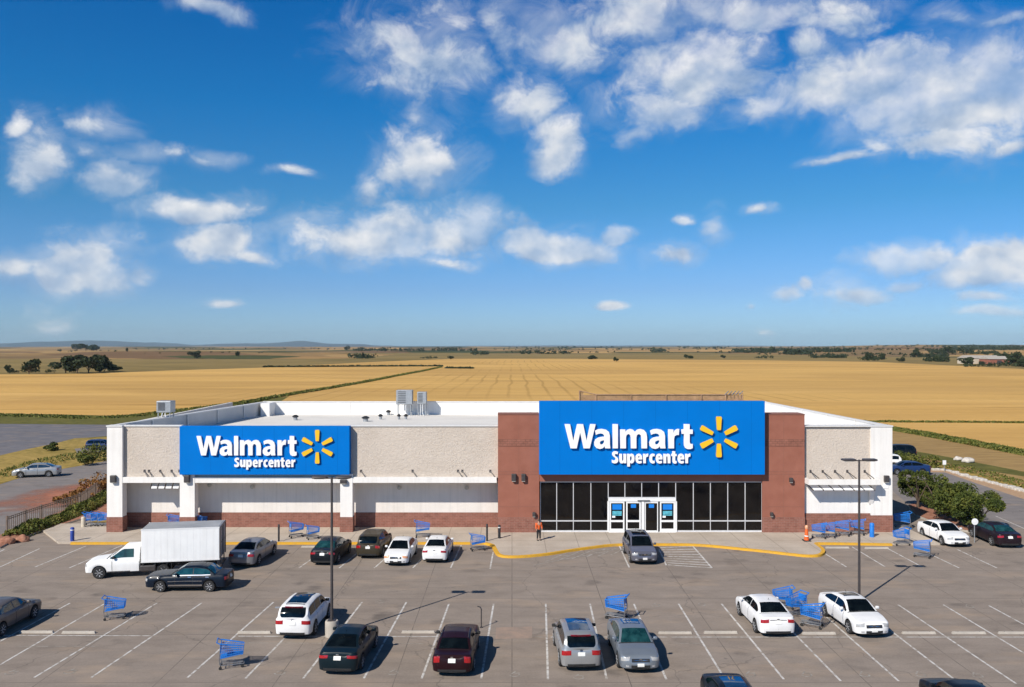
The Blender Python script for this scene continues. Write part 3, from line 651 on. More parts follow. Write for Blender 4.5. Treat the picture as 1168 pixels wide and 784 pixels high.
def woods():
    mb = MB(); spots = []
    def run(x0, x1, py, n, hp):
        for _ in range(int(n * (1.8 if x0 > 740 else 1.3))):
            spots.append((rnd.uniform(x0, x1), py + rnd.uniform(-.5, .5), hp * rnd.uniform(.6, 1.3)))
    run(400, 545, 400.5, 46, 3.4); run(402, 426, 409, 16, 4.2); run(538, 556, 405, 10, 4); run(593, 606, 404, 6, 4); run(612, 650, 404, 16, 3.6); run(480, 500, 409, 8, 2)
    run(744, 758, 401.5, 8, 4.2); run(780, 830, 397.5, 14, 1.8); run(838, 885, 402.5, 26, 4.5); run(862, 885, 409, 6, 3); run(895, 925, 404.5, 20, 5); run(930, 972, 402, 20, 4); run(926, 964, 408.5, 22, 4)
    run(985, 1010, 411, 8, 5); run(1030, 1080, 407.5, 22, 3.6); run(1060, 1110, 403, 24, 4); run(1058, 1082, 412.5, 16, 5); run(1080, 1168, 399, 46, 3); run(1090, 1168, 396, 24, 2.2); run(1000, 1080, 395.6, 30, 1.4)
    run(1110, 1140, 404, 12, 3.5); run(1135, 1168, 413, 26, 8); run(580, 700, 397, 22, 1.6); run(860, 1168, 405, 30, 2.4); run(1100, 1168, 418, 14, 4); run(700, 860, 399.5, 14, 1.8); run(60, 150, 401, 6, 2); run(150, 400, 398.5, 26, 1.5); run(556, 744, 399, 26, 1.8); run(556, 870, 402.5, 20, 2.0); run(150, 300, 403, 8, 1.6); run(870, 1168, 399.5, 46, 2.6); run(700, 1168, 396.5, 40, 1.6); run(-100, 0, 420, 10, 5)
    run(1170, 1500, 402, 40, 4); run(1170, 1500, 416, 30, 7); run(-300, 0, 402, 30, 3); run(0, 60, 425, 10, 3)
    for px, py, hp in spots:
        yy = 884.0
        if py > 411.3: yy = 14500 / (py - 395)
        else:
            while yy < 8000:
                if 395 + (H - ramp_h(yy, (px - 584) * yy / 1000)) / yy * 1000 <= py: break
                yy *= 1.012
        x = (px - 584) * yy / 1000; z = 0 if yy < 884 else ramp_h(yy, x); r = hp * yy / 1000 * .75
        leaves(mb, blob_points((x, yy, z + r * .6), (r * 1.3, r * 1.3, r * .9), 46, px, 4, .6), r * .30)
    tag(mb.build('far_woods', M['leaf_dark']), 'far-off woods and hedgerows on the rolling fields', kind='stuff')
woods()
# farm buildings far right
def far_y(px, py):
    yy = 700.0
    while yy < 7000:
        z = 0 if yy < 884 else ramp_h(yy, (px - 584) * yy / 1000)
        if 395 + (H - z) / yy * 1000 <= py: break
        yy *= 1.01
    return (px - 584) * yy / 1000, yy, z
for px, py, w, d, h, lab, wm in [(1117, 415, 30, 14, 4.5, 'pale long barn among the trees far right', 'cream'), (1134, 415.5, 18, 12, 4.0, 'smaller beige barn right of the pale long barn', 'brown_render'), (1105, 414, 12, 9, 3.5, 'low pale shed left of the long barn', 'recess_wall')]:
    x, y, z = far_y(px, py); o = thing('barn', lab, 'barn', (x, y, z), .15, 'farm buildings far right')
    MB().box(-w/2, w/2, -d/2, d/2, -1, h).build('wall', M[wm], o)
    rb = MB(); rb.add([(-w/2-.5, -d/2-.5, h+.02), (w/2+.5, -d/2-.5, h+.02), (w/2+.5, d/2+.5, h+.02), (-w/2-.5, d/2+.5, h+.02), (-w/2-.5, 0, h+2.4), (w/2+.5, 0, h+2.4)], [(0,1,5,4), (2,3,4,5), (0,4,3), (1,2,5), (3,2,1,0)]); rb.build('roof', M['kerb_grey'], o)
    MB().box(-2, 2, -d/2-.06, -d/2-.003, 0, 3).build('door', M['dark_metal'], o)

# ------------------------------------------------------------------ pavement markings, kerbs, walks
lines = MB()
def line(p, q, w=.10, mb=None, z=.004):
    a = Vector(p); b = Vector(q); d = (b - a).normalized(); n = Vector((-d.y, d.x)) * w / 2
    (mb or lines).add([(*(a - n), z), (*(b - n), z), (*(b + n), z), (*(a + n), z)], [(0, 1, 2, 3)])
def lp(x0, y0, x1, y1, w=.10, mb=None, z=.004): line(G(x0, y0), G(x1, y1), w, mb, z)
for a in [(-75, 773, 80, 688), (-30, 776, 119, 689), (39, 773, 179, 688), (104, 773, 230, 688), (214, 773, 312, 687), (280, 774, 363, 688), (346, 774, 413, 687), (415, 774, 463.5, 687),
          (481, 774, 512, 689), (549, 774, 563, 689), (625, 775, 622.5, 689), (692, 775, 673, 689), (760, 775, 723, 689), (827, 775, 774, 689), (894, 775, 823, 689), (959, 777, 873, 689),
          (1025, 777, 926, 689), (1091, 777, 976, 689), (1159, 780, 1024.5, 690), (1226, 780, 1076, 690), (1293, 780, 1128, 691), (1360, 780, 1180, 691),
          (40, 647, 98, 623), (79, 648, 140, 622), (341, 648, 378, 622), (387, 648, 418, 622), (427, 648, 457, 622), (471, 648, 495, 622), (514, 648, 526, 622), (559, 649, 562.5, 630),
          (718, 648, 706.5, 623), (760, 645, 752, 627), (965.5, 647, 940, 631), (1010, 647, 972, 624), (1052, 647, 1009, 624), (1094, 648, 1056, 630), (1137, 648, 1092, 627), (1136, 589, 1168, 603), (1168, 603, 1230, 630),
          (0, 647, 45, 626), (-40, 647, 5, 627)]: lp(*a)
tag(lines.build('parking_lines', M['line_white']), kind='structure')
cross = MB()
for a in [(18, 725, 172, 725.5), (-80, 725, 18, 725), (272, 726, 500, 726.5), (628, 727, 782, 727), (782, 727, 1300, 727), (520, 727, 552, 727)]: lp(*a, w=.09, mb=cross, z=.008)
tag(cross.build('parking_lines', M['line_white']), kind='structure')
fade = MB()
for a in [(270, 733.5, 485, 734.5), (20, 737.5, 110, 737.5), (760, 734, 800, 734), (0, 637, 42, 637.5), (0, 641, 60, 641.5), (606, 726.5, 622, 727)]: lp(*a, w=.07, mb=fade, z=.006)
# hatching at the entrance bay
hatch = MB()
hq = [(753, 625), (790, 623.5), (812, 648), (762, 644.5)]
for k in range(9):
    t = k / 8; a = (753 + (762 - 753) * t, 625 + 19.5 * t); c = (789 + (812 - 789) * t, 623.5 + 24.5 * t); lp(*a, *c, w=.13, mb=hatch, z=.004)
lp(790, 623, 812, 648, w=.12, mb=hatch, z=.009)
for k in range(6):                                    # worn fire lane hatching left of the bay
    x = 640 + k * 13; lp(x - 18 + k * 2, 641 - k * 1.6, x + 14 - k, 627.5 - k * .4, w=.12, mb=fade, z=.004)
lp(608, 645, 704, 627, w=.11, mb=fade, z=.009); lp(640, 635, 705, 625.5, w=.08, mb=fade, z=.012)
lp(822, 631, 895, 637, w=.10, mb=fade); lp(830, 626, 905, 634, w=.08, mb=fade, z=.008)
lp(930, 668, 955, 667.5, w=.09, mb=fade); lp(934, 671, 955, 671, w=.09, mb=fade); lp(938, 674, 953, 673.6, w=.09, mb=fade)
lp(1010, 662, 1040, 662.4, w=.06, mb=fade)
def stall_mark(px, py, s=.5):                          # worn stall symbol
    x, y = G(px, py); pts = [(x + math.cos(t) * s * .45, y + math.sin(t) * s * .4) for t in [PI * 1.0, PI * 1.25, PI * 1.5, PI * 1.75, PI * 2, PI * 2.2]]
    for a, b in zip(pts[:-1], pts[1:]): line(a, b, .08, fade, .004)
    line((x - s * .3, y + s * .2), (x + s * .1, y + s * .8), .08, fade, .007); line((x, y + s * .35), (x + s * .5, y + s * .4), .07, fade, .010)
for a in [(79, 767), (319, 768), (448, 768), (587, 770), (660, 773, ), (12, 768), (856, 770), (920, 770), (986, 770), (1050, 770), (1115, 771), (433, 687), (748, 691), (800, 690), (1106, 692)]: stall_mark(*a)
tag(hatch.build('parking_lines', M['line_white']), kind='structure')
tag(fade.build('worn_markings', M['line_faded']), kind='structure')
struct(MB().sheet(P((566, 716), (607, 715), (607, 728), (565, 729)), .003), 'scuffed_patch', M['pink_patch'])

def smooth_path(pts, n=6):
    out = []
    for i in range(len(pts) - 1):
        p0 = Vector(pts[max(i - 1, 0)]); p1 = Vector(pts[i]); p2 = Vector(pts[i + 1]); p3 = Vector(pts[min(i + 2, len(pts) - 1)])
        for k in range(n):
            t = k / n; out.append(tuple(.5 * ((2 * p1) + (-p0 + p2) * t + (2 * p0 - 5 * p1 + 4 * p2 - p3) * t * t + (-p0 + 3 * p1 - 3 * p2 + p3) * t ** 3)))
    out.append(tuple(pts[-1])); return out
kerb_main = [(80, 621.5)] + [(x, 621.5) for x in range(140, 541, 50)] + [(552, 621.5)] 
bulb = [(552, 621.5), (560, 624), (563.5, 630), (568, 635), (580, 637), (600, 636.5), (625, 634), (650, 630), (675, 626.5), (700, 623.6), (730, 623), (760, 623), (790, 623.3), (815, 625), (840, 627.5), (870, 630.5), (900, 634), (920, 636), (935, 635.5), (941, 632), (940, 628), (934, 623.5), (932, 621.8)]
tailk = [(932, 621.8), (960, 622), (990, 622.5), (1018, 623)]
front = [G(x, y) for x, y in kerb_main] + smooth_path([G(x, y) for x, y in bulb], 5)[1:] + [G(x, y) for x, y in tailk][1:]
def offset(path, d):
    out = []
    for i, p in enumerate(path):
        a = Vector(path[max(i - 1, 0)]); b = Vector(path[min(i + 1, len(path) - 1)]); t = (b - a).normalized(); out.append((p[0] - t.y * d, p[1] + t.x * d))
    return out
inner = offset(front, .26)
kb = MB()
for i in range(len(front) - 1):
    a, b, c, d = front[i], front[i + 1], inner[i + 1], inner[i]
    kb.add([(a[0], a[1], -.02), (b[0], b[1], -.02), (c[0], c[1], -.02), (d[0], d[1], -.02), (a[0], a[1] + .02, .15), (b[0], b[1] + .02, .15), (c[0], c[1], .15), (d[0], d[1], .15)],
           [(0, 1, 5, 4), (4, 5, 6, 7), (2, 3, 7, 6)] + ([(3, 0, 4, 7)] if i == 0 else []) + ([(1, 2, 6, 5)] if i == len(front) - 2 else []))
tag(kb.build('kerb', M['kerb_yellow']), kind='structure')
walk = inner + [(31.2, inner[-1][1]), (31.2, 71)] + [(-36.5, 71)] + [(-36.5, inner[0][1] + 4.0), (inner[0][0] - 1.0, inner[0][1])]
struct(MB().prism(walk, -.02, .143), 'sidewalk', M['sidewalk'])
# wheel stops
def wheel_stop(px, py, label, rz=0.0):
    x, y = G(px, py); o = thing('wheel_stop', label, 'wheel stop', (x, y, 0), rz, 'concrete wheel stops between the parking rows')
    mb = MB(); L2 = .85; prof = [(-.08, 0), (.08, 0), (.06, .09), (.04, .11), (-.04, .11), (-.06, .09)]
    vs = [(sx * (L2 - (.04 if z > .05 else 0)), yy, z) for sx in (-1, 1) for yy, z in prof]; n = 6
    mb.add(vs, [tuple(range(6)), tuple(range(6, 12))[::-1]] + [(i, n + i, n + (i + 1) % n, (i + 1) % n) for i in range(n)]); mb.build('block', M['concrete'], o)
    pb = MB()
    for s in (-.55, .55): pb.tube([(s, 0, .10), (s, 0, .117)], .02, 6)
    pb.build('pin', M['dark_metal'], o)
for a in [(90, 722.5, 'pale wheel stop beside the shopping cart at left'), (42, 722, 'weathered wheel stop by the shadow of the taupe sedan'), (290, 722.5, 'wheel stop left of the white SUV with dark roof'),
          (477, 722, 'wheel stop between the dark green sedan and the maroon sedan'), (770, 723, 'wheel stop right of the grey-blue sedan with its plate to the camera'), (822, 722.5, 'wheel stop left of the white sedan parked tail first'),
          (934, 723.5, 'wheel stop at the feet of the tangled carts'), (1048, 723, 'first wheel stop right of the white sedan with the sunroof'), (1105, 723, 'second wheel stop right of the white sedan with the sunroof'), (1158, 723, 'wheel stop at the right frame edge, in the near rows'),
          (357, 624.5, 'wheel stop at the yellow kerb above the black sedan'), (955, 625.5, 'wheel stop at the kerb below the orange cone'), (1000, 626, 'wheel stop at the kerb below the blue bollard')]: wheel_stop(*a)

# ------------------------------------------------------------------ the store
B = thing('store_building', 'long white and brown supermarket with glass entrance under the tall brown tower', 'building', (0, Y0, 0))
def bp(name, mat, *boxes, smooth=None):                 # part made of boxes, depth measured back from the facade plane
    mb = MB()
    for bx in boxes: mb.box(*bx)
    return mb.build(name, M[mat] if isinstance(mat, str) else mat, B, smooth)
TOP = wz(487); XL, XR = wx(122), wx(1018); YB = 29.6; RZ = 6.9
xa, xb, xc, xd = wx(122), wx(139.5), wx(205), wx(222)
bz = 1.29; REC = 1.85
# columns with brick foot
for i, (a, b_, topz) in enumerate([(wx(122), wx(139.5), TOP), (wx(205), wx(222), wz(541)), (wx(388), wx(402), wz(541))]):
    bp('column', 'white_wall', (a, b_, 0, .78, bz, topz)); bp('column_foot', 'brick', (a - .03, b_ + .03, -.03, .81, .1, bz))
# upper panels
pz0 = wz(546)
bp('textured_panel', 'rough_panel', (wx(139.5) + .003, wx(206), .30, .6, pz0, TOP)); bp('textured_panel', 'rough_panel', (wx(400), wx(568) - .003, .30, .6, pz0, TOP))
bp('panel_backing', 'recess_wall', (wx(206), wx(400), .32, .6, pz0, TOP))
bp('coping', 'coping', (wx(139.5) + .01, wx(206), .22, .68, TOP + .003, TOP + .10)); bp('coping', 'coping', (wx(400), wx(568) - .01, .22, .68, TOP + .003, TOP + .10)); bp('coping', 'coping', (XL - .05, wx(139.5), -.06, .84, TOP + .003, TOP + .10))
# canopy beams and soffit
ct, cb_ = wz(544.5), wz(551)
for a, b_ in [(wx(139.5), wx(205)), (wx(222), wx(388)), (wx(402), wx(566.5))]:
    bp('canopy_beam', 'white_wall', (a + .004, b_ - .004, .02, .26, cb_, ct))
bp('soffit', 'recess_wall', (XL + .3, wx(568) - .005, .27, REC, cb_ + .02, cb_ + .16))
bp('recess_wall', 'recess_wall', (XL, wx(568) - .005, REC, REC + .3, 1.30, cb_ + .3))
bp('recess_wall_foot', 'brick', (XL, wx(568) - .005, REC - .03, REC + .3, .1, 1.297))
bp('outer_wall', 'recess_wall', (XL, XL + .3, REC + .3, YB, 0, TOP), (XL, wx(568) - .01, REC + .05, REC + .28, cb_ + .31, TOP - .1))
pj = MB()
for px in (268, 293, 320, 350, 378, 440, 476, 512, 547): pj.box(wx(px), wx(px) + .025, REC - .004, REC - .001, 1.32, cb_)
pj.build('wall_joint', M['parapet_shade'], B)
# roof and parapets
BXL, BXR = -27.6, 28.2
rm = MB(); rm.prism([(XL + .3, .6), (XR - .3, .6), (BXR - .3, YB), (BXL + .3, YB)], RZ - .3, RZ); rm.build('roof_deck', M['roof_membrane'], B)
def slantwall(name, x0, x1, xi, mat):
    mb = MB(); mb.prism([(x0, .79), (x1, YB), (x1 + xi, YB), (x0 + xi, .79)], 0, TOP - .02); mb.build(name, M[mat], B)
    cp = MB(); cp.prism([(x0 - .05, .85), (x1 - .05, YB), (x1 + xi + .05, YB), (x0 + xi + .05, .85)], TOP - .017, TOP + .08); cp.build('coping', M['coping'], B)
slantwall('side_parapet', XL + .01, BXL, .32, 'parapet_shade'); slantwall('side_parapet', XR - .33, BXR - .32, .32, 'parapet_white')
mb = MB(); mb.box(BXL, BXR, YB + .003, YB + .35, 0, TOP - .02); mb.build('back_parapet', M['parapet_white'], B)
bp('coping', 'coping', (BXL - .05, BXR + .05, YB - .05, YB + .4, TOP - .015, TOP + .1))
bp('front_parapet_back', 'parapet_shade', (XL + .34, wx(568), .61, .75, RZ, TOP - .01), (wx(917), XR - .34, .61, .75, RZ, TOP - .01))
bp('parapet_pier', 'parapet_white', (BXL + .33, BXL + 1.3, YB - 2.3, YB - .003, RZ, TOP + .03))
sj = MB()
for k in range(1, 5):
    t = k / 5; sj.box(XL + (BXL - XL) * t + .33, XL + (BXL - XL) * t + .40, YB * t, YB * t + .12, RZ, TOP - .03)
for k in range(1, 5):
    t = k / 5; sj.box(XR + (BXR - XR) * t - .42, XR + (BXR - XR) * t - .34, YB * t, YB * t + .10, RZ, TOP - .03)
for x in (-18, -10, 2): sj.box(x, x + .05, YB - .03, YB - .001, RZ, TOP - .03)
sj.build('parapet_joint', M['coping'], B)
# right wing
ra, rb_, rc = wx(917), wx(996), wx(1018)
bp('textured_panel', 'rough_panel', (ra + .003, wx(993.5), .15, .6, wz(548), TOP)); bp('corner_pier', 'white_wall', (wx(993.5), rc, .02, .8, wz(588), TOP))
bp('wing_wall', 'white_wall', (ra + .003, wx(993.5) - .003, .16, .6, wz(586), wz(548) - .003)); bp('wing_foot', 'brick', (ra + .003, wx(993) , .10, .6, .1, wz(586) - .003)); bp('wing_foot', 'brick', (wx(993) + .003, rc + .02, -.03, .8, .1, wz(588) - .003))
bp('side_wall', 'white_wall', (rc - .33, rc, .81, 3, 0, TOP - .02))
bp('coping', 'coping', (ra + .01, rc + .05, -.04, .84, TOP + .003, TOP + .09))
bp('canopy_beam', 'white_wall', (ra + .02, wx(998), -1.0, -.75, wz(551), wz(545))); bp('canopy_beam', 'white_wall', (ra + .02, ra + .2, -.749, .12, wz(551), wz(545)), (wx(998) - .2, wx(998), -.749, .12, wz(551), wz(545)))
bm_ = MB(); bx0 = wx(991)
bm_.add([(bx0, -.75, wz(551) - .004), (bx0, .02, wz(551) - .004), (bx0, .02, wz(575)), (bx0, -.35, wz(558)), (bx0 + .35, -.75, wz(551) - .004), (bx0 + .35, .02, wz(551) - .004), (bx0 + .35, .02, wz(575)), (bx0 + .35, -.35, wz(558))],
        [(0, 1, 2, 3), (7, 6, 5, 4), (0, 4, 5, 1), (3, 7, 4, 0), (2, 6, 7, 3), (1, 5, 6, 2)]); bm_.build('bracket', M['white_wall'], B)
# louvres below the end canopies
def louvres(x0, x1, ya, yb, z, n):
    mb = MB(); w = (x1 - x0) / n
    for k in range(n):
        a = x0 + k * w + .05; b_ = a + w - .12; mb.add([(a, ya, z - .30), (b_, ya, z - .30), (b_ - .2, yb, z), (a - .2, yb, z), (a, ya, z - .35), (b_, ya, z - .35), (b_ - .2, yb, z - .05), (a - .2, yb, z - .05)], [(0,1,2,3), (7,6,5,4), (0,4,5,1), (1,5,6,2), (2,6,7,3), (3,7,4,0)])
    mb.build('louvre_panel', M['white_metal'], B)
    rb = MB()
    for k in range(n + 1): a = x0 + k * w; rb.obox((a, ya - .02, z - .36), (a - .2, yb, z - .02), .05, .07)
    rb.build('louvre_rib', M['dark_metal'], B)
louvres(wx(923), wx(992), -.95, -.1, wz(552), 6); louvres(wx(171), wx(204), .1, .9, wz(552.5), 4)
# tie rods over the canopies
for px, yb, yf in [(163, .3, .05), (168, .3, .05), (181, .3, .05), (194, .3, .05), (203, .3, .05), (411, .3, .05), (470, .3, .05), (522, .3, .05), (527, .3, .05), (559, .3, .05), (925, .15, -.8), (939, .15, -.8), (953, .15, -.8), (967, .15, -.8), (987, .15, -.8)]:
    t = MB(); t.tube([(wx(px), yb, wz(538)), (wx(px) + .35, yf, ct + .02)], .035, 6); t.box(wx(px) - .07, wx(px) + .07, yb - .04, yb - .003, wz(538) - .1, wz(538) + .1); t.build('tie_rod', M['dark_metal'], B)
# tower
ta, tb_ = wx(568), wx(917); s0, s1 = wx(615), wx(869); TT = wz(473); g0, g1 = wx(616), wx(869.3)
bp('tower_pier', 'brown_render', (ta, s0, -.15, 1.2, 1.30, TT)); bp('tower_pier', 'brown_render', (s1, tb_, -.15, 1.2, 1.30, TT))
bp('tower_foot', 'brick', (ta - .02, s0, -.19, 1.2, .1, 1.297)); bp('tower_foot', 'brick', (s1, tb_ + .02, -.19, 1.2, .1, 1.297))
bp('tower_header', 'brown_render', (s0 + .003, s1 - .003, -.12, 1.2, wz(549), TT - .02)); bp('tower_back', 'brown_render', (ta, tb_, 1.203, 1.6, RZ, TT - .05))
bp('brick_band', 'brick_band', (ta + .02, s0 - .01, -.17, -.152, wz(509), wz(501))); bp('brick_band', 'brick_band', (s1 + .01, tb_ - .02, -.17, -.152, wz(509), wz(501)))
tj = MB()
for a, b_ in ((ta, s0), (s1, tb_)):
    tj.box((a + b_) / 2, (a + b_) / 2 + .03, -.156, -.152, 1.3, wz(509.5)); tj.box((a + b_) / 2, (a + b_) / 2 + .03, -.156, -.152, wz(500.5), TT)
    for z in (wz(538), wz(541), wz(578)): tj.box(a, b_, -.160, -.1565, z, z + .03)
for k in range(1, 6): x = s0 + (s1 - s0) * k / 6; tj.box(x, x + .025, -.124, -.121, wz(549), wz(541))
tj.build('panel_joint', M['joint'], B)
bp('tower_coping', 'joint', (ta - .03, s0, -.19, 1.65, TT + .003, TT + .05)); bp('tower_coping', 'joint', (s1, tb_ + .03, -.19, 1.65, TT + .003, TT + .05))
# storefront
mull = [616.5, 635, 654, 674, 693.8, 712.8, 732, 751.3, 770.8, 790.9, 810.4, 830.2, 850, 869.2]
zb, zt, zm, zd = .17, wz(549.2), wz(594.4), wz(568.6)
fw = .028
for i in range(13):
    a, b_ = wx(mull[i]), wx(mull[i + 1]); door = 4 <= i <= 7
    lo = zd if door else zb
    f = MB(); y0, y1 = .02, .12
    f.box(a - fw, a + fw, y0, y1, lo, zt)
    if i in (12,): f.box(b_ - fw, b_ + fw, y0, y1, lo, zt)
    f.box(a + fw + .002, b_ - fw - .002, y0, y1, zt - .09, zt); f.box(a + fw + .002, b_ - fw - .002, y0, y1, lo, lo + .09)
    if not door: f.box(a + fw + .002, b_ - fw - .002, y0, y1, zm - .045, zm + .045)
    w = f.build('window', M['frame_metal'], B)
    p = MB()
    if door: p.box(a + fw + .004, b_ - fw - .004, .06, .075, lo + .095, zt - .095)
    else: p.box(a + fw + .004, b_ - fw - .004, .06, .075, lo + .095, zm - .05); p.box(a + fw + .004, b_ - fw - .004, .06, .075, zm + .05, zt - .095)
    p.build('pane', M['store_glass'], w)
bp('interior_dark_sheet', 'black_metal', (g0, g1, .6, .7, .15, zt))  # black sheet standing in for the unlit depth behind the glass
bp('transom', 'white_metal', (wx(693.8), wx(770.8), -.10, .14, zd - .22, zd - .003))
d0 = [(695.2, 712.2, 'slide'), (714, 730.8, 'slide'), (735.4, 750.5, 'open'), (752.6, 769.8, 'slide')]
dzt = zd - .225; dm = wz(594)
for i, (a, b_, k) in enumerate(d0):
    a, b_ = wx(a), wx(b_); f = MB(); q = .11; y0, y1 = -.06, .0
    if k == 'open': q = .07
    f.box(a, a + q, y0, y1, .16, dzt); f.box(b_ - q, b_, y0, y1, .16, dzt); f.box(a + q, b_ - q, y0, y1, dzt - .14, dzt); f.box(a + q, b_ - q, y0, y1, .16, .16 + (.24 if k != 'open' else .1))
    if k != 'open': f.box(a + q, b_ - q, y0, y1, dm - .10, dm + .05)
    dr = f.build('door', M['white_metal'], B)
    p = MB(); p.box(a + q + .002, b_ - q - .002, y0 + .03, y0 + .04, .40 if k != 'open' else .26, dzt - .142); p.build('pane', M['store_glass'], dr)
    ps = MB(); cx = (a + b_) / 2; big = i in (0, 3); hw = .36 if big else .2; zt2 = dzt - .22
    hh = .42 if big else .28
    ps.box(cx - hw, cx + hw, y0 - .0, y0 + .012, zt2 - hh, zt2)
    pc = ps.build('poster', M['poster_blue'], dr)
    if big:
        p2 = MB(); p2.box(cx - hw, cx + hw, y0, y0 + .012, zt2 - hh - .36, zt2 - hh - .10); p2.box(cx - hw, cx + hw, y0, y0 + .012, zt2 - hh - .46, zt2 - hh - .38); p2.build('poster', M['poster_teal'], dr)
        p3 = MB(); p3.box(cx - hw - .02, cx - hw + .22, y0 - .004, y0 + .008, zt2 - hh - .62, zt2 - hh - .48); p3.build('poster', M['letter_white'], dr)
bp('door_post', 'white_metal', (wx(731.6), wx(734.8), -.12, .05, .16, dzt)); bp('door_post', 'white_metal', (wx(692.8), wx(694.9), -.08, .05, .16, dzt)); bp('door_post', 'white_metal', (wx(770), wx(772), -.08, .05, .16, dzt))
bp('door_sensor', 'black_metal', (wx(727), wx(741), -.16, -.103, zd - .2, zd - .13)); bp('threshold', 'white_metal', (wx(694), wx(771), -.2, .1, .144, .157))
bp('window_sill', 'white_metal', (g0, wx(692.5), -.03, .14, .146, .168), (wx(772.3), g1, -.03, .14, .146, .168))
# wall lamps
def lamp(x, y, z, w=.30, h=.5, label=None):
    f = MB(); f.rbox(x - w / 2, x + w / 2, y - .28, y - .003, z - h / 2, z + h / 2, .04); o = f.build('wall_lamp', M['dark_metal'], B)
    l = MB(); l.box(x - w * .38, x + w * .38, y - .25, y - .05, z - h / 2 - .04, z - h / 2 - .002); l.build('lens', M['lamp_lens'], o)
for px, py, y, w, h in [(130, 546, 0, .42, .55), (214, 546, 0, .42, .55), (586, 544, -.15, .36, .55), (597, 544, -.15, .32, .55), (901, 547, -.15, .26, .34), (1010.5, 546, .02, .38, .5),
                        (609, 586, -.15, .25, .32), (879, 586, -.15, .22, .3), (392, 549, 0, .5, .3)]: lamp(wx(px), y, wz(py), w, h)
for px, py in [(230, 557.5), (280, 559.5), (452, 560.5), (531, 560.5)]:
    f = MB(); f.lathe([(.10, 0), (.17, .05), (.17, .14), (.1, .17)], 12, 'y', (wx(px), REC - .18, wz(py))); f.build('bulkhead_lamp', M['lamp_lens'], B, 40)
bp('notice', 'letter_white', (wx(1008), wx(1013.5), -.01, .016, wz(557), wz(552)))

# ------------------------------------------------------------------ signs
GLYPH = {
 'W': [1.31, [[(0,1),(.23,1),(.365,.30),(.53,1),(.78,1),(.93,.30),(1.08,1),(1.31,1),(1.06,0),(.80,0),(.655,.66),(.51,0),(.25,0)]]],
 'a': [.68, [[(.68,0),(.46,0),(.44,.09),(.36,.005),(.24,-.025),(.10,.01),(.01,.11),(0,.24),(.05,.36),(.17,.44),(.30,.47),(.42,.475),(.42,.54),(.36,.60),(.27,.62),(.16,.60),(.07,.56),(.04,.73),(.16,.785),(.32,.805),(.50,.77),(.62,.68),(.66,.52),(.66,.18)],
              [(.42,.335),(.33,.325),(.25,.285),(.235,.22),(.27,.16),(.33,.15),(.39,.19),(.42,.25)]]],
 'l': [.22, [[(0,0),(.22,0),(.22,1),(0,1)]]],
 'm': [1.13, [[(0,0),(0,.78),(.21,.78),(.22,.68),(.30,.76),(.42,.80),(.54,.77),(.62,.68),(.72,.77),(.85,.80),(1.0,.76),(1.10,.64),(1.13,.48),(1.13,0),(.89,0),(.89,.42),(.87,.54),(.79,.60),(.71,.56),(.68,.46),(.68,0),(.445,0),(.445,.44),(.42,.55),(.35,.60),(.27,.56),(.24,.46),(.24,0)]]],
 'r': [.46, [[(0,0),(0,.78),(.21,.78),(.22,.62),(.28,.74),(.38,.80),(.46,.80),(.44,.55),(.36,.56),(.27,.51),(.24,.40),(.24,0)]]],
 't': [.47, [[(0,.60),(0,.78),(.10,.78),(.10,1.0),(.34,1.0),(.34,.78),(.47,.78),(.47,.60),(.34,.60),(.34,.28),(.36,.20),(.42,.175),(.47,.18),(.47,.01),(.38,-.03),(.25,-.03),(.15,.02),(.105,.12),(.10,.28),(.10,.60)]]],
 'S': [.57, [[(.50,.74),(.44,.77),(.34,.79),(.27,.76),(.25,.68),(.30,.61),(.42,.53),(.53,.42),(.57,.26),(.53,.11),(.40,.01),(.22,-.02),(.08,.02),(0,.06),(0,.29),(.06,.25),(.18,.22),(.28,.24),(.33,.33),(.30,.43),(.22,.50),(.09,.60),(.02,.72),(.03,.86),(.12,.96),(.27,1.01),(.40,1.0),(.54,.95)]]],
 'u': [.62, [[(0,.78),(0,.28),(.03,.10),(.12,0),(.24,-.02),(.33,.01),(.39,.08),(.40,0),(.62,0),(.62,.78),(.38,.78),(.38,.32),(.35,.22),(.29,.19),(.25,.23),(.24,.34),(.24,.78)]]],
 'p': [.65, [[(0,-.28),(0,.78),(.22,.78),(.23,.70),(.30,.77),(.42,.80),(.55,.75),(.63,.60),(.65,.39),(.62,.18),(.53,.03),(.40,-.02),(.30,0),(.24,.06),(.24,-.28)], [(.24,.40),(.26,.55),(.33,.60),(.39,.55),(.41,.39),(.39,.24),(.33,.18),(.26,.23)]]],
 'e': [.60, [[(.595,.32),(.60,.45),(.56,.64),(.45,.77),(.31,.80),(.15,.75),(.04,.61),(0,.38),(.04,.16),(.15,.02),(.33,-.03),(.48,-.01),(.56,.03),(.54,.20),(.44,.17),(.34,.16),(.26,.20),(.23,.32)], [(.23,.47),(.37,.47),(.36,.58),(.30,.62),(.25,.57)]]],
 'c': [.49, [[(.48,.02),(.38,-.02),(.26,-.02),(.12,.04),(.03,.17),(0,.38),(.04,.60),(.14,.74),(.28,.80),(.40,.79),(.49,.76),(.45,.57),(.38,.60),(.31,.59),(.26,.52),(.25,.39),(.27,.26),(.33,.19),(.40,.19),(.47,.21)]]],
 'n': [.62, [[(0,0),(0,.78),(.21,.78),(.22,.68),(.30,.76),(.42,.80),(.54,.76),(.61,.65),(.62,.48),(.62,0),(.38,0),(.38,.44),(.36,.55),(.31,.60),(.25,.55),(.24,.45),(.24,0)]]]}
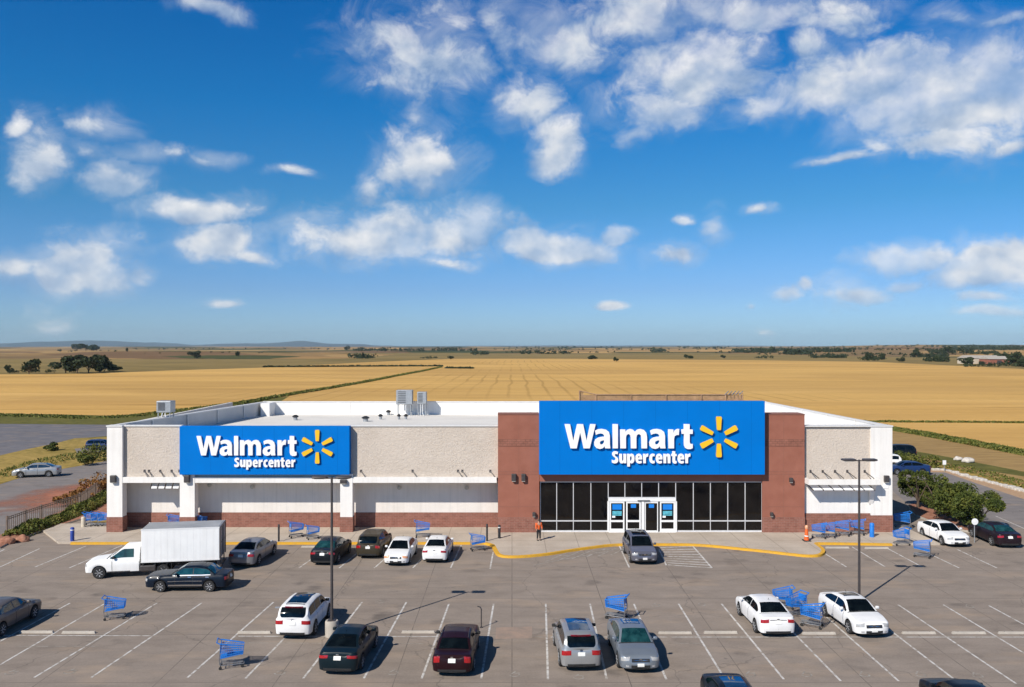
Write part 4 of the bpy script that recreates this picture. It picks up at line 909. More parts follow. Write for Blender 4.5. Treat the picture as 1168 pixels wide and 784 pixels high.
def word(txt, x0, x1, zbase, cap, depth, y, parent, gap=.06, kern=None):
    tot = sum(GLYPH[c][0] for c in txt) + gap * (len(txt) - 1) + sum((kern or {}).values()); sx = (x1 - x0) / tot; cur = 0
    for i, c in enumerate(txt):
        cu = bpy.data.curves.new('letter', 'CURVE'); cu.dimensions = '2D'; cu.fill_mode = 'BOTH'; cu.extrude = depth / 2; cu.bevel_depth = .004
        for loop in GLYPH[c][1]:
            sp = cu.splines.new('POLY'); sp.points.add(len(loop) - 1); sp.use_cyclic_u = True
            for q, (a, b_) in zip(sp.points, loop): q.co = (a * sx, b_ * cap, 0, 1)
        o = bpy.data.objects.new('tmp', cu); C.objects.link(o); bpy.context.view_layer.update()
        me = bpy.data.meshes.new_from_object(o.evaluated_get(bpy.context.evaluated_depsgraph_get())); bpy.data.objects.remove(o)
        for v in me.vertices: v.co = Vector((x0 + cur * sx + v.co.x, y - depth / 2 - v.co.z, zbase + v.co.y))
        me.materials.clear(); me.materials.append(M['letter_white']); me.name = 'letter'; o = bpy.data.objects.new('letter', me); C.objects.link(o); reg(o, parent)
        cur += GLYPH[c][0] + gap + (kern or {}).get(i, 0)
def spark(cx, cz, r0, r1, w, y, depth, parent):
    for k in range(6):
        a = [90, 28, -28, -90, 208, 152][k]; d = Vector((math.cos(R(a)), math.sin(R(a)))); n = Vector((-d.y, d.x))
        pts = []
        for t, ww in ((r0, .36), (r0 + .06 * r1, .42), (r1 * .9, .58), (r1 * .97, .54), (r1, .42)): pts.append(Vector((cx, cz)) + d * t + n * ww * w)
        for t, ww in ((r1, .42), (r1 * .97, .54), (r1 * .9, .58), (r0 + .06 * r1, .42), (r0, .36)): pts.append(Vector((cx, cz)) + d * t - n * ww * w)
        m_ = MB(); n_ = len(pts); m_.add([(p.x, y, p.y) for p in pts] + [(p.x, y - depth, p.y) for p in pts], [tuple(range(n_)), tuple(range(n_, 2 * n_))[::-1]] + [(i, n_ + i, n_ + (i + 1) % n_, (i + 1) % n_) for i in range(n_)])
        m_.build('logo_ray', M['spark_yellow'], parent)
S = thing('store_sign', 'large blue sign with white store name and yellow logo over the entrance', 'sign', (0, Y0, 0))
MB().rbox(s0 - .02, s1 + .02, -.75, -.16, wz(540), wz(457), .02).build('panel', M['sign_blue'], S)
sc_ = (Y0 - .75) / Y0
def ux(px): return (px - 584) * (Y0 - .9) / 1000
def uz(py): return H - (py - 395) * (Y0 - .9) / 1000
word('Walmart', ux(644), ux(790), uz(511.5), uz(484) - uz(511.5), .16, -.80, S, .10, {0: -.16, 4: .02})
word('Supercenter', ux(698), ux(787.5), uz(528.5), uz(515) - uz(528.5), .13, -.80, S, .09)
spark(ux(820), uz(498.5), .52, 1.55, .36, -.80, .16, S)
st = MB()
for x in range(8): st.box(wx(648) + x * 1.2, wx(648) + .08 + x * 1.2, -.80, -.752, wz(506), wz(504.5))
st.build('standoff', M['dark_metal'], S)
S2 = thing('store_sign', 'smaller blue sign with white store name and yellow logo on the left wing', 'sign', (0, Y0, 0))
MB().rbox(wx(206.5), wx(399.5), -.32, .31, wz(541), wz(486), .02).build('panel', M['sign_blue'], S2)
def ux(px): return (px - 584) * (Y0 - .42) / 1000
def uz(py): return H - (py - 395) * (Y0 - .42) / 1000
word('Walmart', ux(224.5), ux(338.5), uz(519.5), uz(497.5) - uz(519.5), .13, -.36, S2, .10, {0: -.16, 4: .02})
word('Supercenter', ux(267.5), ux(337), uz(532.8), uz(522.3) - uz(532.8), .11, -.36, S2, .09)
spark(ux(362), uz(509.7), .43, 1.29, .30, -.35, .13, S2)

# ------------------------------------------------------------------ things on the roof
def rooftop_unit(x, y, w, d, z0, z1, legz, label):
    o = thing('rooftop_unit', label, 'rooftop unit', (x, y, 0), 0, 'air conditioning units on the roof')
    MB().rbox(-w/2, w/2, -d/2, d/2, z0, z1, .04).build('cabinet', M['grey_metal'], o)
    g = MB()
    for k in range(7): zz = z0 + .2 + k * (z1 - z0 - .4) / 6; g.box(-w*.38, w*.1, -d/2 - .03, -d/2 - .003, zz, zz + .05)
    g.build('grille', M['dark_metal'], o)
    for sx in (-1, 1):
        for sy in (-1, 1): l = MB(); l.obox((sx * w * .4, sy * d * .4, legz), (sx * w * .4, sy * d * .4, z0), .07, .07); l.build('leg', M['grey_metal'], o)
    c = MB(); c.tube([(w*.1, -d/2 + .1, z0), (w*.1, -d/2, legz + .3), (w*.25, -d/2 - .3, legz + .05)], .035, 6); c.tube([(-w*.1, -d/2 + .1, z0), (-w*.15, -d/2, legz + .05)], .03, 6); c.build('conduit', M['white_metal'], o)
    return o
yb = Y0 + YB
rooftop_unit(-11.75, yb - 1.3, 1.75, 1.1, 8.15, 9.7, RZ, 'larger grey rooftop unit on legs at the back parapet')
rooftop_unit(-9.85, yb - 1.3, 1.0, 1.0, 8.2, 9.5, RZ, 'smaller grey rooftop unit at the back parapet')
t_ = .29; rooftop_unit(XL + (BXL - XL) * t_ + .1, Y0 + YB * t_, 1.25, 1.1, 8.75, 9.75, TOP + .06, 'weathered grey unit standing on the left side parapet')
for px, py, r, lab in [(337, 479.5, .30, 'leftmost dark roof vent, above the logo of the left sign'), (417, 481, .36, 'widest dark roof vent, above the textured panel'), (434, 478.5, .22, 'small dark roof vent right of the widest vent'),
                       (455, 478.5, .18, 'small vent under the larger rooftop unit'), (463, 478.5, .20, 'tiny vent beside the one under the larger rooftop unit'), (443, 471, .26, 'grey vent close to the back parapet, left of the rooftop units')]:
    Yv = (H - RZ) * 1000 / (max(py, 473.4) - 395); Yv = min(Yv, yb - .6); o = thing('roof_vent', lab, 'roof vent', ((px - 584) * Yv / 1000, Yv, RZ), 0, 'roof vents on the left wing')
    MB().lathe([(r * .7, 0), (r * .7, .3)], 12).build('duct', M['grey_metal'], o, 40); MB().lathe([(r * .6, .28), (r * 1.1, .34), (r * 1.1, .42), (r * .4, .55)], 12).build('cap', M['black_metal'], o, 40)
# rusty lattice behind the main sign
lo = thing('roof_lattice', 'rusty brown lattice screen rising behind the main sign', 'screen', (0, Y0 + 5.5, 0))
YL = Y0 + 5.5; k = YL / 1000; lx = lambda p: (p - 584) * k; lz = lambda p: H - (p - 395) * k
fm = MB()
for a, b_ in (((661, 458), (661, 445.5)), ((661, 446), (680, 450.3)), ((680, 450.3), (828, 450.3)), ((828, 450.3), (847, 448.5)), ((847, 448.5), (847, 458))): fm.tube([(lx(a[0]), 0, lz(a[1])), (lx(b_[0]), 0, lz(b_[1]))], .05, 6)
for px in (680, 720, 760, 800, 828): fm.tube([(lx(px), 0, RZ), (lx(px), 0, lz(450.3))], .06, 6)
fm.tube([(lx(661), 0, RZ), (lx(661), 0, lz(457))], .06, 6); fm.tube([(lx(847), 0, RZ), (lx(847), 0, lz(457))], .06, 6)
fm.build('frame', M['rust_lattice'], lo)
lt = MB(); x = lx(661)
while x < lx(847):
    top = lz(447 if x < lx(666) else (450.5)); lt.obox((x, .05, lz(458)), (x, .05, top), .05, .02); x += .075
for kz in range(9): z = lz(452) - kz * .16; lt.obox((lx(661), .08, z), (lx(847), .08, z), .02, .05)
lt.build('lattice', M['rust_lattice'], lo)
ex = MB()
for k_ in range(5): ex.obox((lx(826) + k_ * .3, -.3, lz(450)), (lx(832) + k_ * .3, .3, lz(446.5)), .05, .05)
ex.build('brace', M['grey_metal'], lo)

# ------------------------------------------------------------------ vehicles
def lerp_list(L_, x):
    if x <= L_[0][0]: return L_[0][1]
    for (a, va), (b_, vb) in zip(L_[:-1], L_[1:]):
        if x <= b_:
            t = (x - a) / (b_ - a); t = t * t * (3 - 2 * t) * .35 + t * .65; return va + (vb - va) * t
    return L_[-1][1]
TYPES = {
 'sedan': dict(L=4.85, W=.92, zb=.22, wr=.56, belt=[(-2.42, .90), (0, .94), (2.42, .78)], wheels=(-1.42, 1.42), R=.335,
    D=[(-2.425, .86), (-2.36, 1.02), (-1.7, 1.07), (-.9, .99), (1.0, .97), (1.6, .93), (2.2, .80), (2.38, .70), (2.425, .62)],
    T=[(-2.425, .86), (-2.36, 1.02), (-1.78, 1.08), (-.95, 1.40), (-.2, 1.455), (.35, 1.42), (1.12, .99), (1.6, .93), (2.2, .80), (2.38, .70), (2.425, .62)],
    rear=(-1.74, -.98), roof=(-.95, .33), wind=(.38, 1.10), side=(-1.50, .98), pill=(-.28,)),
 'boxy': dict(L=4.95, W=.92, zb=.24, wr=.60, belt=[(-2.47, .90), (0, .92), (2.47, .80)], wheels=(-1.42, 1.45), R=.33,
    D=[(-2.475, .84), (-2.42, .98), (-1.7, 1.0), (-.9, .96), (1.0, .94), (1.7, .93), (2.35, .86), (2.475, .72)],
    T=[(-2.475, .84), (-2.42, .98), (-1.75, 1.0), (-1.15, 1.36), (-.6, 1.44), (.1, 1.42), (.82, .97), (1.7, .93), (2.35, .86), (2.475, .72)],
    rear=(-1.70, -1.18), roof=(-1.12, .08), wind=(.12, .80), side=(-1.42, .70), pill=(-.45,)),
 'suv': dict(L=4.65, W=.93, zb=.26, wr=.64, belt=[(-2.32, 1.02), (0, 1.03), (2.32, .90)], wheels=(-1.32, 1.38), R=.365,
    D=[(-2.325, 1.0), (-2.25, 1.06), (-.9, 1.05), (1.0, 1.05), (1.6, 1.01), (2.1, .90), (2.28, .80), (2.325, .70)],
    T=[(-2.325, 1.0), (-2.27, 1.12), (-1.92, 1.56), (-1.6, 1.64), (-.4, 1.67), (.35, 1.60), (1.15, 1.08), (1.6, 1.01), (2.1, .90), (2.28, .80), (2.325, .70)],
    rear=(-2.27, -1.93), roof=(-1.7, .3), wind=(.38, 1.12), side=(-1.9, 1.0), pill=(-.95, .0)),
 'cab': dict(L=3.3, W=.95, zb=.35, wr=.70, belt=[(-1.65, 1.18), (0, 1.18), (1.65, 1.0)], wheels=(.72, ), R=.38,
    D=[(-1.65, 1.15), (-.9, 1.16), (.2, 1.18), (1.2, 1.07), (1.55, .95), (1.65, .80)],
    T=[(-1.65, 1.84), (-1.5, 1.90), (-.7, 1.90), (.25, 1.20), (.5, 1.15), (1.2, 1.07), (1.55, .95), (1.65, .80)],
    rear=None, roof=(-1.4, -.8), wind=(-.66, .22), side=(-1.30, .08), pill=())}
def car_rings(T):
    L2 = T['L'] / 2; xs = []
    ends = [(1 - math.cos(t * PI / 2 / 9)) for t in range(10)]
    af, ar = (.50, .38) if T is not TYPES['cab'] else (.35, .04)
    for e in ends: xs.append(-L2 + e * ar)
    n = int((T['L'] - af - ar) / .06)
    for i in range(1, n): xs.append(-L2 + ar + (T['L'] - af - ar) * i / n)
    for e in reversed(ends): xs.append(L2 - e * af)
    rings = []
    for x in xs:
        ef = L2 - x; er = x + L2
        k = 1.0
        if ef < af: k = max(0, 1 - ((af - ef) / af) ** 3.0) ** (1 / 3.0)
        if er < ar: k = max(0, 1 - ((ar - er) / ar) ** 3.6) ** (1 / 3.6)
        k = max(k, .001)
        w = T['W'] * (1 - .055 * (max(0, x) / L2) ** 2.5 - .04 * (max(0, -x) / L2) ** 2.5)
        D = lerp_list(T['D'], x); Tz = lerp_list(T['T'], x); belt = min(lerp_list(T['belt'], x), D - .035)
        Hm = max(v for _, v in T['T']); t = max(0, min(1, (Tz - D) / (Hm - D))); zb = T['zb'] + .05 * (1 - k)
        wr = T['wr']; arch = 0
        for xw in T['wheels']:
            r = T['R'] + .07; dx = abs(x - xw)
            if dx < r: arch = T['R'] + math.sqrt(r * r - dx * dx)
        zm = zb + (belt - zb) * .55
        p = [[0, zb], [w * .80, zb], [w * .955, zb + .05], [w, zm], [w * .99, belt - .09], [w * .955, belt], [w * .90, D],
             [w * .87 + (wr + .06 - w * .87) * t, D + (Tz - D) * .90 + .006], [w * .80 + (wr - .03 - w * .80) * t, D + (Tz - D) * .985 + .016],
             [(w * .80 + (wr - .03 - w * .80) * t) * .55, Tz + .025], [0, Tz + .035]]
        if arch > zb:
            p[1] = [w * .62, arch - .02]; p[2] = [w * .975, arch]; p[3] = [w * 1.0, max(zm, arch + .045)]; p[4] = [w * .995, max(belt - .09, arch + .09)]
            if p[5][1] < p[4][1] + .03: p[5][1] = p[4][1] + .03
            if p[6][1] < p[5][1] + .01: p[6][1] = p[5][1] + .01
        off = [0, .06, .03, 0, .02, .05, .07, .09, .10, .11, .11]
        sg = 1 if x > 0 else -1; ee = (1 - k)
        # plan curvature of the windscreen and rear window
        ring = []
        for j, (yy, zz) in enumerate(p):
            xo = x - sg * off[j] * ee
            if j >= 7 and 0.02 < t < .98: xo += sg * .10 * (1 - (yy / w) ** 2) * math.sin(t * PI)
            ring.append((xo, yy * k, zz))
        rings.append(ring)
    return xs, rings
def make_vehicle(T, root, pmat, opts):
    xs, rings = car_rings(T); NR = 11; mb = MB(); full = []
    for rg in rings: full.append([(x, -y, z) for x, y, z in reversed(rg)][:] + [(x, y, z) for x, y, z in rg[1:]])
    # ring order: top centre -> right side -> bottom centre -> left side -> top centre
    n = len(full[0])
    for rg in full: mb.v += rg
    for i in range(len(full) - 1):
        for j in range(n - 1):
            a = i * n + j; jj = abs(j + .5 - 10); jj = 0
            seg = (10 - j - 1) if j < 10 else (j - 10)
            mb.f.append((a, a + 1, a + n + 1, a + n)); mb.m.append(1 if seg <= 1 else 0)
    # close over the top centre line happens because both ends share the centre coordinates
    body = mb.build('body', [pmat, M['rubber']], root, smooth=38)
    bm = bmesh.new(); bm.from_mesh(body.data); bmesh.ops.remove_doubles(bm, verts=bm.verts, dist=.0008); bmesh.ops.recalc_face_normals(bm, faces=bm.faces); bm.to_mesh(body.data); bm.free()
    body.data.polygons.foreach_set('use_smooth', [True] * len(body.data.polygons)); body.data.set_sharp_from_angle(angle=R(38))
    vs = [v.co.copy() for v in body.data.vertices]; bvh = BVHTree.FromPolygons(vs, [list(p.vertices) for p in body.data.polygons])
    def surf(x, r):
        if x <= xs[0]: i, t = 0, 0
        else:
            i = 0
            while i < len(xs) - 2 and xs[i + 1] < x: i += 1
            t = (x - xs[i]) / (xs[i + 1] - xs[i])
        j = min(int(r), NR - 2); s = r - j
        g = lambda a, b_: Vector(rings[a][b_])
        return (g(i, j) * (1 - s) + g(i, j + 1) * s) * (1 - t) + (g(i + 1, j) * (1 - s) + g(i + 1, j + 1) * s) * t
    def patch(name, mat, x0, x1, r0, r1, side=1, mirror=False, nx=8, nr=4, offv=.008, parent=None, both=False):
        # curved sheet lying on the body between stations x0..x1 and ring positions r0..r1
        m_ = MB(); cols = []
        rr = [r0 + (r1 - r0) * k / nr for k in range(nr + 1)]
        if mirror: rows = [(r, 1) for r in rr] + [(r, -1) for r in reversed(rr[:-1])]
        else: rows = [(r, side) for r in rr]
        xx = [x0 + (x1 - x0) * k / nx for k in range(nx + 1)]
        grid = []
        for x in xx:
            line_ = []
            for r, s in rows:
                q = surf(x, r); line_.append(Vector((q.x, q.y * s, q.z)))
            grid.append(line_)
        cen = Vector((0, 0, .75))
        out = []
        for i in range(len(grid)):
            o_ = []
            for j in range(len(rows)):
                a = grid[min(i + 1, len(grid) - 1)][j] - grid[max(i - 1, 0)][j]; b_ = grid[i][min(j + 1, len(rows) - 1)] - grid[i][max(j - 1, 0)]
                nn = a.cross(b_)
                if nn.length < 1e-9: nn = Vector((0, 0, 1))
                nn.normalize()
                if nn.dot(grid[i][j] - Vector((grid[i][j].x * .6, 0, .6))) < 0: nn = -nn
                o_.append(grid[i][j] + nn * offv)
            out.append(o_)
        m = len(rows); vv = [p for r in out for p in r] + [p for r in grid for p in r]; tot = len(grid) * m; ff = []
        for i in range(len(grid) - 1):
            for j in range(m - 1): a = i * m + j; ff.append((a, a + 1, a + m + 1, a + m))
        for j in range(m - 1): ff.append((j, j + 1, tot + j + 1, tot + j)); a = (len(grid) - 1) * m + j; ff.append((a, a + 1, tot + a + 1, tot + a))
        for i in range(len(grid) - 1):
            for j in (0, m - 1): a = i * m + j; ff.append((a, a + m, tot + a + m, tot + a))
        m_.add(vv, ff); return m_.build(name, mat, parent or root, smooth=50)
    def proj(name, mat, c, dirv, hw, hh, off_=.010, nx=6, nz=3, skew=0.0, parent=None, taper=1.0):
        # patch projected on the body along dirv
        d = Vector(dirv).normalized(); up = Vector((0, 0, 1)); a = up.cross(d).normalized(); vz = d.cross(a).normalized()
        if abs(d.z) > .9: a = Vector((1, 0, 0)); vz = Vector((0, 1, 0))
        o0 = Vector((c[0], c[1] or .0043, c[2])) - d * 3; pts = []; bad = 0
        for i in range(nx + 1):
            for j in range(nz + 1):
                s = -1 + 2 * i / nx; q = -1 + 2 * j / nz
                tp = 1 if taper == 1 else (taper + (1 - taper) * (s + 1) / 2)
                o_ = o0 + a * s * hw + vz * (q * hh * tp + s * skew); h = bvh.ray_cast(o_, d)
                if h[0] is None: pts.append(None); bad += 1
                else: pts.append(h[0] - d * off_)
        m_ = MB(); idx = {}; vv = []
        for i_, p in enumerate(pts):
            if p is not None: idx[i_] = len(vv); vv.append(p)
        nfront = len(vv); vv += [p + d * (off_ + .01) for p in vv]; ff = []
        edge = {}
        for i in range(nx):
            for j in range(nz):
                q = [i * (nz + 1) + j, (i + 1) * (nz + 1) + j, (i + 1) * (nz + 1) + j + 1, i * (nz + 1) + j + 1]
                if all(k_ in idx for k_ in q):
                    q = [idx[k_] for k_ in q]; ff.append(tuple(q))
                    for e0, e1 in zip(q, q[1:] + q[:1]):
                        key = tuple(sorted((e0, e1))); edge[key] = edge.get(key, 0) + 1
        for (e0, e1), cnt in edge.items():
            if cnt == 1: ff.append((e0, e1, nfront + e1, nfront + e0))
        if not ff: return None
        m_.add(vv, ff); return m_.build(name, mat, parent or root, smooth=50)
    gl = M[opts.get('glass', 'car_glass')]; L2 = T['L'] / 2; W = T['W']
    a, b_ = T['wind']; patch('windscreen', gl, a, b_, 8.08, 10, mirror=True)
    if T['rear']: a, b_ = T['rear']; patch('rear_window', M[opts.get('rglass', opts.get('glass', 'car_glass'))], a, b_, 8.1, 10, mirror=True)
    s0_, s1_ = T['side']; cuts = [s0_] + [c for c in T['pill']] + [s1_]
    for side in (1, -1):
        for i in range(len(cuts) - 1):
            patch('side_window', gl, cuts[i] + (.03 if i else 0), cuts[i + 1] - (.03 if i < len(cuts) - 2 else 0), 6.16, 6.93, side, nx=10, nr=3)
        if opts.get('trim'): patch('window_trim', M['chrome'], s0_ - .06, s1_ + .04, 5.9, 6.1, side, nx=14, nr=1, offv=.012)
        if opts.get('strip'): patch('side_strip', M['chrome'], -1.0, .98, 2.25, 2.5, side, nx=12, nr=1, offv=.015); patch('side_strip', M['chrome'], -1.0, 1.0, 3.15, 3.3, side, nx=12, nr=1, offv=.012)
        for i, c in enumerate([s1_ - .12] + [c for c in T['pill']][::-1]):
            patch('door_seam', M['rubber'], c - .013, c + .013, 2.1, 5.8, side, nx=1, nr=8, offv=.003)
            if i < 2 and c - .35 > s0_ - .3: patch('door_handle', M['chrome'] if opts.get('trim') else pmat, c - .95, c - .75, 4.45, 4.75, side, nx=2, nr=2, offv=.03)
        patch('sill', M['rubber'], -L2 + .55, L2 - .6, 1.95, 2.12, side, nx=16, nr=1, offv=.006)
        # mirror
        mm = MB(); mx = s1_ - .22; mz = lerp_list(T['D'], mx) + .06
        mm.rbox(mx - .06, mx + .08, side * (W + .03) - .09, side * (W + .03) + .09, mz - .01, mz + .13, .035); mm.obox((mx, side * (W * .86), mz + .0), (mx, side * (W + .02), mz + .04), .05, .04)
        mm.build('mirror', pmat if not opts.get('dark_mirror') else M['rubber'], root, smooth=50)
    patch('cowl', M['rubber'], T['wind'][1] + .01, T['wind'][1] + .09, 6.6, 10, mirror=True, nx=1, offv=.005)
    if T['rear'] and T is not TYPES['suv']: patch('boot_seam', M['rubber'], T['rear'][0] - .10, T['rear'][0] - .075, 6.3, 10, mirror=True, nx=1, offv=.004)
    # lamps
    hz = lerp_list(T['D'], L2 - .3) - .14
    for side in (1, -1):
        proj('headlight', M[opts.get('head', 'head_lens')], (L2 - .2, side * W * .70, hz), (-1, -side * .55, 0), .20, .075, .012, 8, 4, skew=.03 * side)
        proj('fog_lamp', M['head_lens'], (L2 - .1, side * W * .62, T['zb'] + .16), (-1, -side * .2, 0), .07, .035, .012, 3, 2)
    proj('grille', M['black_metal'], (L2, 0, hz - .04), (-1, 0, 0), .40, .07, .014, 10, 3); proj('lower_grille', M['rubber'], (L2, 0, T['zb'] + .15), (-1, 0, 0), .42, .06, .012, 10, 3)
    proj('grille_bar', M['chrome'], (L2, 0, hz - .03), (-1, 0, 0), .30, .012, .022, 8, 1)
    proj('emblem', M['chrome'], (L2, 0, hz - .02), (-1, 0, 0), .05, .045, .03, 2, 2); proj('number_plate', M['plate'], (L2, 0, T['zb'] + .22), (-1, 0, 0), .15, .07, .03, 2, 2)
    if T['rear']:
        tz = lerp_list(T['D'], -L2 + .1) - .17
        for side in (1, -1): proj('tail_light', M['tail_lens'], (-L2 + .1, side * W * .72, tz), (1, -side * .45, 0), opts.get('tw', .20), opts.get('th', .085), .012, 8, 4, skew=-.02 * side)
        proj('number_plate', M['plate'], (-L2, 0, tz - opts.get('pz', .04)), (1, 0, 0), .16, .08, .022, 2, 2); proj('bumper_insert', M['rubber'], (-L2, 0, T['zb'] + .10), (1, 0, 0), .62, .05, .01, 10, 2)
        proj('emblem', M['chrome'], (-L2, 0, tz + .10), (1, 0, 0), .06, .03, .02, 2, 2)
        if opts.get('bar'): proj('trunk_bar', M['chrome'], (-L2, 0, tz + .06), (1, 0, 0), .42, .014, .02, 8, 1)
        if T is not TYPES['boxy'] and opts.get('brake'): proj('brake_light', M['tail_lens'], (-L2, 0, max(v for _, v in T['T']) - .10), (1, 0, 0), .45, .02, .015, 8, 1)
    if opts.get('sunroof'):
        a, b_ = opts['sunroof']; patch('sunroof', M[opts.get('sglass', 'car_glass')], a, b_, 8.5, 10, mirror=True, offv=.010)
    if opts.get('rack'):
        for s in (1, -1): patch('roof_rail', M['dark_metal'], T['roof'][0], T['roof'][1], 7.7, 7.9, s, nx=8, nr=1, offv=.045)
    w_ = MB()
    if T['rear']: w_.tube([(T['roof'][0] + .2, 0, max(v for _, v in T['T']) + .02), (T['roof'][0] + .1, 0, max(v for _, v in T['T']) + .12)], .012, 5); w_.build('antenna', M['rubber'], root)
    wheelset(root, [(xw, s * (W - .105), s) for xw in T['wheels'] for s in (1, -1)], T['R'])
    return body
WD = {}
def wheelset(root, spots, r, wd=.20):
    for (x, y, s) in spots:
        key = (r, wd)
        if key not in WD:
            h = wd / 2; tm = MB(); tm.lathe([(r * .66, -h), (r * .93, -h), (r, -h * .7), (r, h * .7), (r * .93, h), (r * .66, h)], 24, 'y'); 
            rm_ = MB(); rm_.lathe([(r * .67, h * .98), (r * .66, h * .80), (r * .58, h * .55), (.001, h * .50)], 24, 'y')
            for k in range(7):
                a = 2 * PI * k / 7; rm_.obox((math.cos(a) * r * .08, h * .78, math.sin(a) * r * .08), (math.cos(a) * r * .63, h * .9, math.sin(a) * r * .63), .06, .03)
            rm_.lathe([(r * .17, h * .6), (r * .17, h * .95), (r * .1, h * 1.0)], 12, 'y')
            WD[key] = (tm, rm_)
        tm, rm_ = WD[key]; wh = MB(); wh.lathe([(r * .5, -wd * .45), (r * .64, -wd * .3), (r * .64, wd * .1), (r * .5, wd * .2)], 16, 'y')
        o = wh.build('wheel', M['black_metal'], root); o.location = (x, y, r); o.rotation_euler = (0, 0, 0 if s > 0 else PI)
        tm.build('tyre', M['rubber'], o, smooth=40); rm_.build('rim', M['rim'], o, smooth=30)
def place_car(kind, x, y, ang, pname, label, cat='car', opts=None, name='parked_car', scale=1, group='cars in the parking lot'):
    o = thing(name, label, cat, (x, y, 0), R(ang), group, scale); make_vehicle(TYPES[kind], o, M[pname], opts or {}); return o
paint('paint_white', (.80, .80, .80), 0, .3); paint('paint_black_green', (.004, .013, .019)); paint('paint_maroon', (.018, .004, .007)); paint('paint_black', (.005, .008, .012))
paint('paint_navy', (.004, .010, .022)); paint('paint_silver', (.40, .41, .42), .5, .3); paint('paint_greyblue', (.27, .31, .36), .5, .3); paint('paint_bluegrey2', (.17, .175, .22), .5, .3)
paint('paint_taupe', (.17, .15, .14), .4, .35); paint('paint_brown', (.055, .045, .03), .2, .35); paint('paint_grey', (.25, .26, .29), .5, .3); paint('paint_blue', (.012, .035, .12)); paint('paint_plum', (.016, .009, .013))
def near(px, py, L_): x, y = G(px, py); return x, y + L_ / 2
A = 88.5
x, y = near(333, 731.5, 4.65); place_car('suv', x + .1, y, A - 1, 'paint_white', 'white SUV with dark glass roof seen from behind, beside the left lamp base', opts=dict(sunroof=(-1.72, .30), brake=1, dark_mirror=1, th=.09, tw=.22))
x, y = near(383, 772.5, 4.85); place_car('sedan', x + .2, y, A - 2, 'paint_black_green', 'dark green-black sedan seen from behind, right of the lamp base', opts=dict(th=.06, tw=.24))
x, y = near(515, 774, 4.85); place_car('boxy', x + .1, y, A - .5, 'paint_maroon', 'dark maroon sedan with square red tail lights seen from behind', opts=dict(th=.13, tw=.14, rack=1, dark_mirror=1))
x, y = near(661, 768.5, 4.65); place_car('suv', x, y, A + 4, 'paint_silver', 'silver SUV with blue glass roof seen from behind', opts=dict(sunroof=(-1.5, .25), sglass='blue_glass', brake=1, th=.10, tw=.22, dark_mirror=1, glass='car_glass'))
x, y = near(732, 770.5, 4.85); place_car('sedan', x - .1, y, -A - 1 + 1, 'paint_greyblue', 'grey-blue sedan with chrome grille facing the camera beside the silver SUV', opts=dict(sunroof=(-.95, -.1), sglass='blue_glass', glass='teal_glass'))
x, y = near(888, 729, 4.85); place_car('sedan', x - .05, y, A + 3, 'paint_white', 'white sedan seen from behind, left of the tangled carts', opts=dict(bar=1, th=.08, tw=.20))
x, y = near(994, 730, 4.85); place_car('sedan', x, y, -A + 2.5, 'paint_white', 'white sedan with sunroof facing the camera under the right lamp post', opts=dict(sunroof=(-.75, -.05)))
place_car('sedan', 8.6, 33.75, -90, 'paint_black', 'dark blue-black sedan cut by the bottom of the picture, roof only', opts=dict(sunroof=(-.9, .2), sglass='blue_glass'))
place_car('sedan', 17.6, 33.95, 90, 'paint_black', 'black sedan barely entering at the bottom right, below the wheel stops')
x, y = near(276, 648.5, 4.7); place_car('sedan', x + .1, y, A - 3, 'paint_grey', 'grey sedan seen from behind, right of the box truck', opts=dict(th=.08))
x, y = near(367, 646, 4.6); place_car('sedan', x + .2, y, A - 3, 'paint_black', 'black sedan seen from behind at the kerb, just left of the lamp post line', opts=dict(glass='teal_glass', th=.06), scale=.97)
x, y = near(418, 639, 4.65); place_car('suv', x + .2, y, A - 2, 'paint_brown', 'brown SUV seen from behind at the kerb, between the black sedan and a white sedan', opts=dict(th=.09, tw=.16), scale=.96)
x, y = near(451, 647, 4.5); place_car('sedan', x + .1, y, -A - 4, 'paint_white', 'white compact sedan facing the camera at the kerb', opts=dict(head='amber'), scale=.93)
x, y = near(495, 643.5, 4.6); place_car('sedan', x + .1, y, A - 1, 'paint_white', 'white compact sedan seen from behind at the kerb, left of the cart near the island', opts=dict(th=.07), scale=.94)
x, y = near(735, 646, 4.65); place_car('suv', x, y, -A + 0, 'paint_bluegrey2', 'dark grey-blue SUV facing the camera right in front of the entrance doors', opts=dict(sunroof=(-1.4, .1), glass='car_glass'), scale=.97)
place_car('boxy', -19.3, 52.55, 181.5, 'paint_navy', 'dark navy sedan with chrome side strips standing in the aisle by the truck', opts=dict(trim=1, strip=1, glass='teal_glass', th=.09))
place_car('sedan', -26.35, 45.3, 89, 'paint_taupe', 'taupe sedan cut by the left edge of the picture', opts=dict(glass='teal_glass', head='amber'))
place_car('sedan', 32.1, 65.3, -88, 'paint_white', 'white coupe facing the camera in front of the planting bed', opts=dict(dark_mirror=0), scale=.98)
place_car('sedan', 35.75, 65.1, 88, 'paint_plum', 'dark red-black sedan seen from behind at the right edge', opts=dict(glass='teal_glass', th=.07))
place_car('sedan', -52.9, 97.6, 194, 'paint_silver', 'silver car on the side road beyond the fence at left', name='distant_car', opts=dict(glass='blue_glass'), group='cars beyond the store')
place_car('suv', -57.3, 122.5, 5, 'paint_blue', 'dark blue car on the verge directly left of the store corner', name='distant_car', group='cars beyond the store', scale=.88)
place_car('suv', 49.3, 113.0, 175, 'paint_black', 'dark vehicle at the field edge right behind the store corner', name='distant_car', group='cars beyond the store', scale=1.1)
place_car('sedan', 44.8, 99.5, 178, 'paint_blue', 'dark blue sedan parked beyond the shrubs right of the store', name='distant_car', group='cars beyond the store')
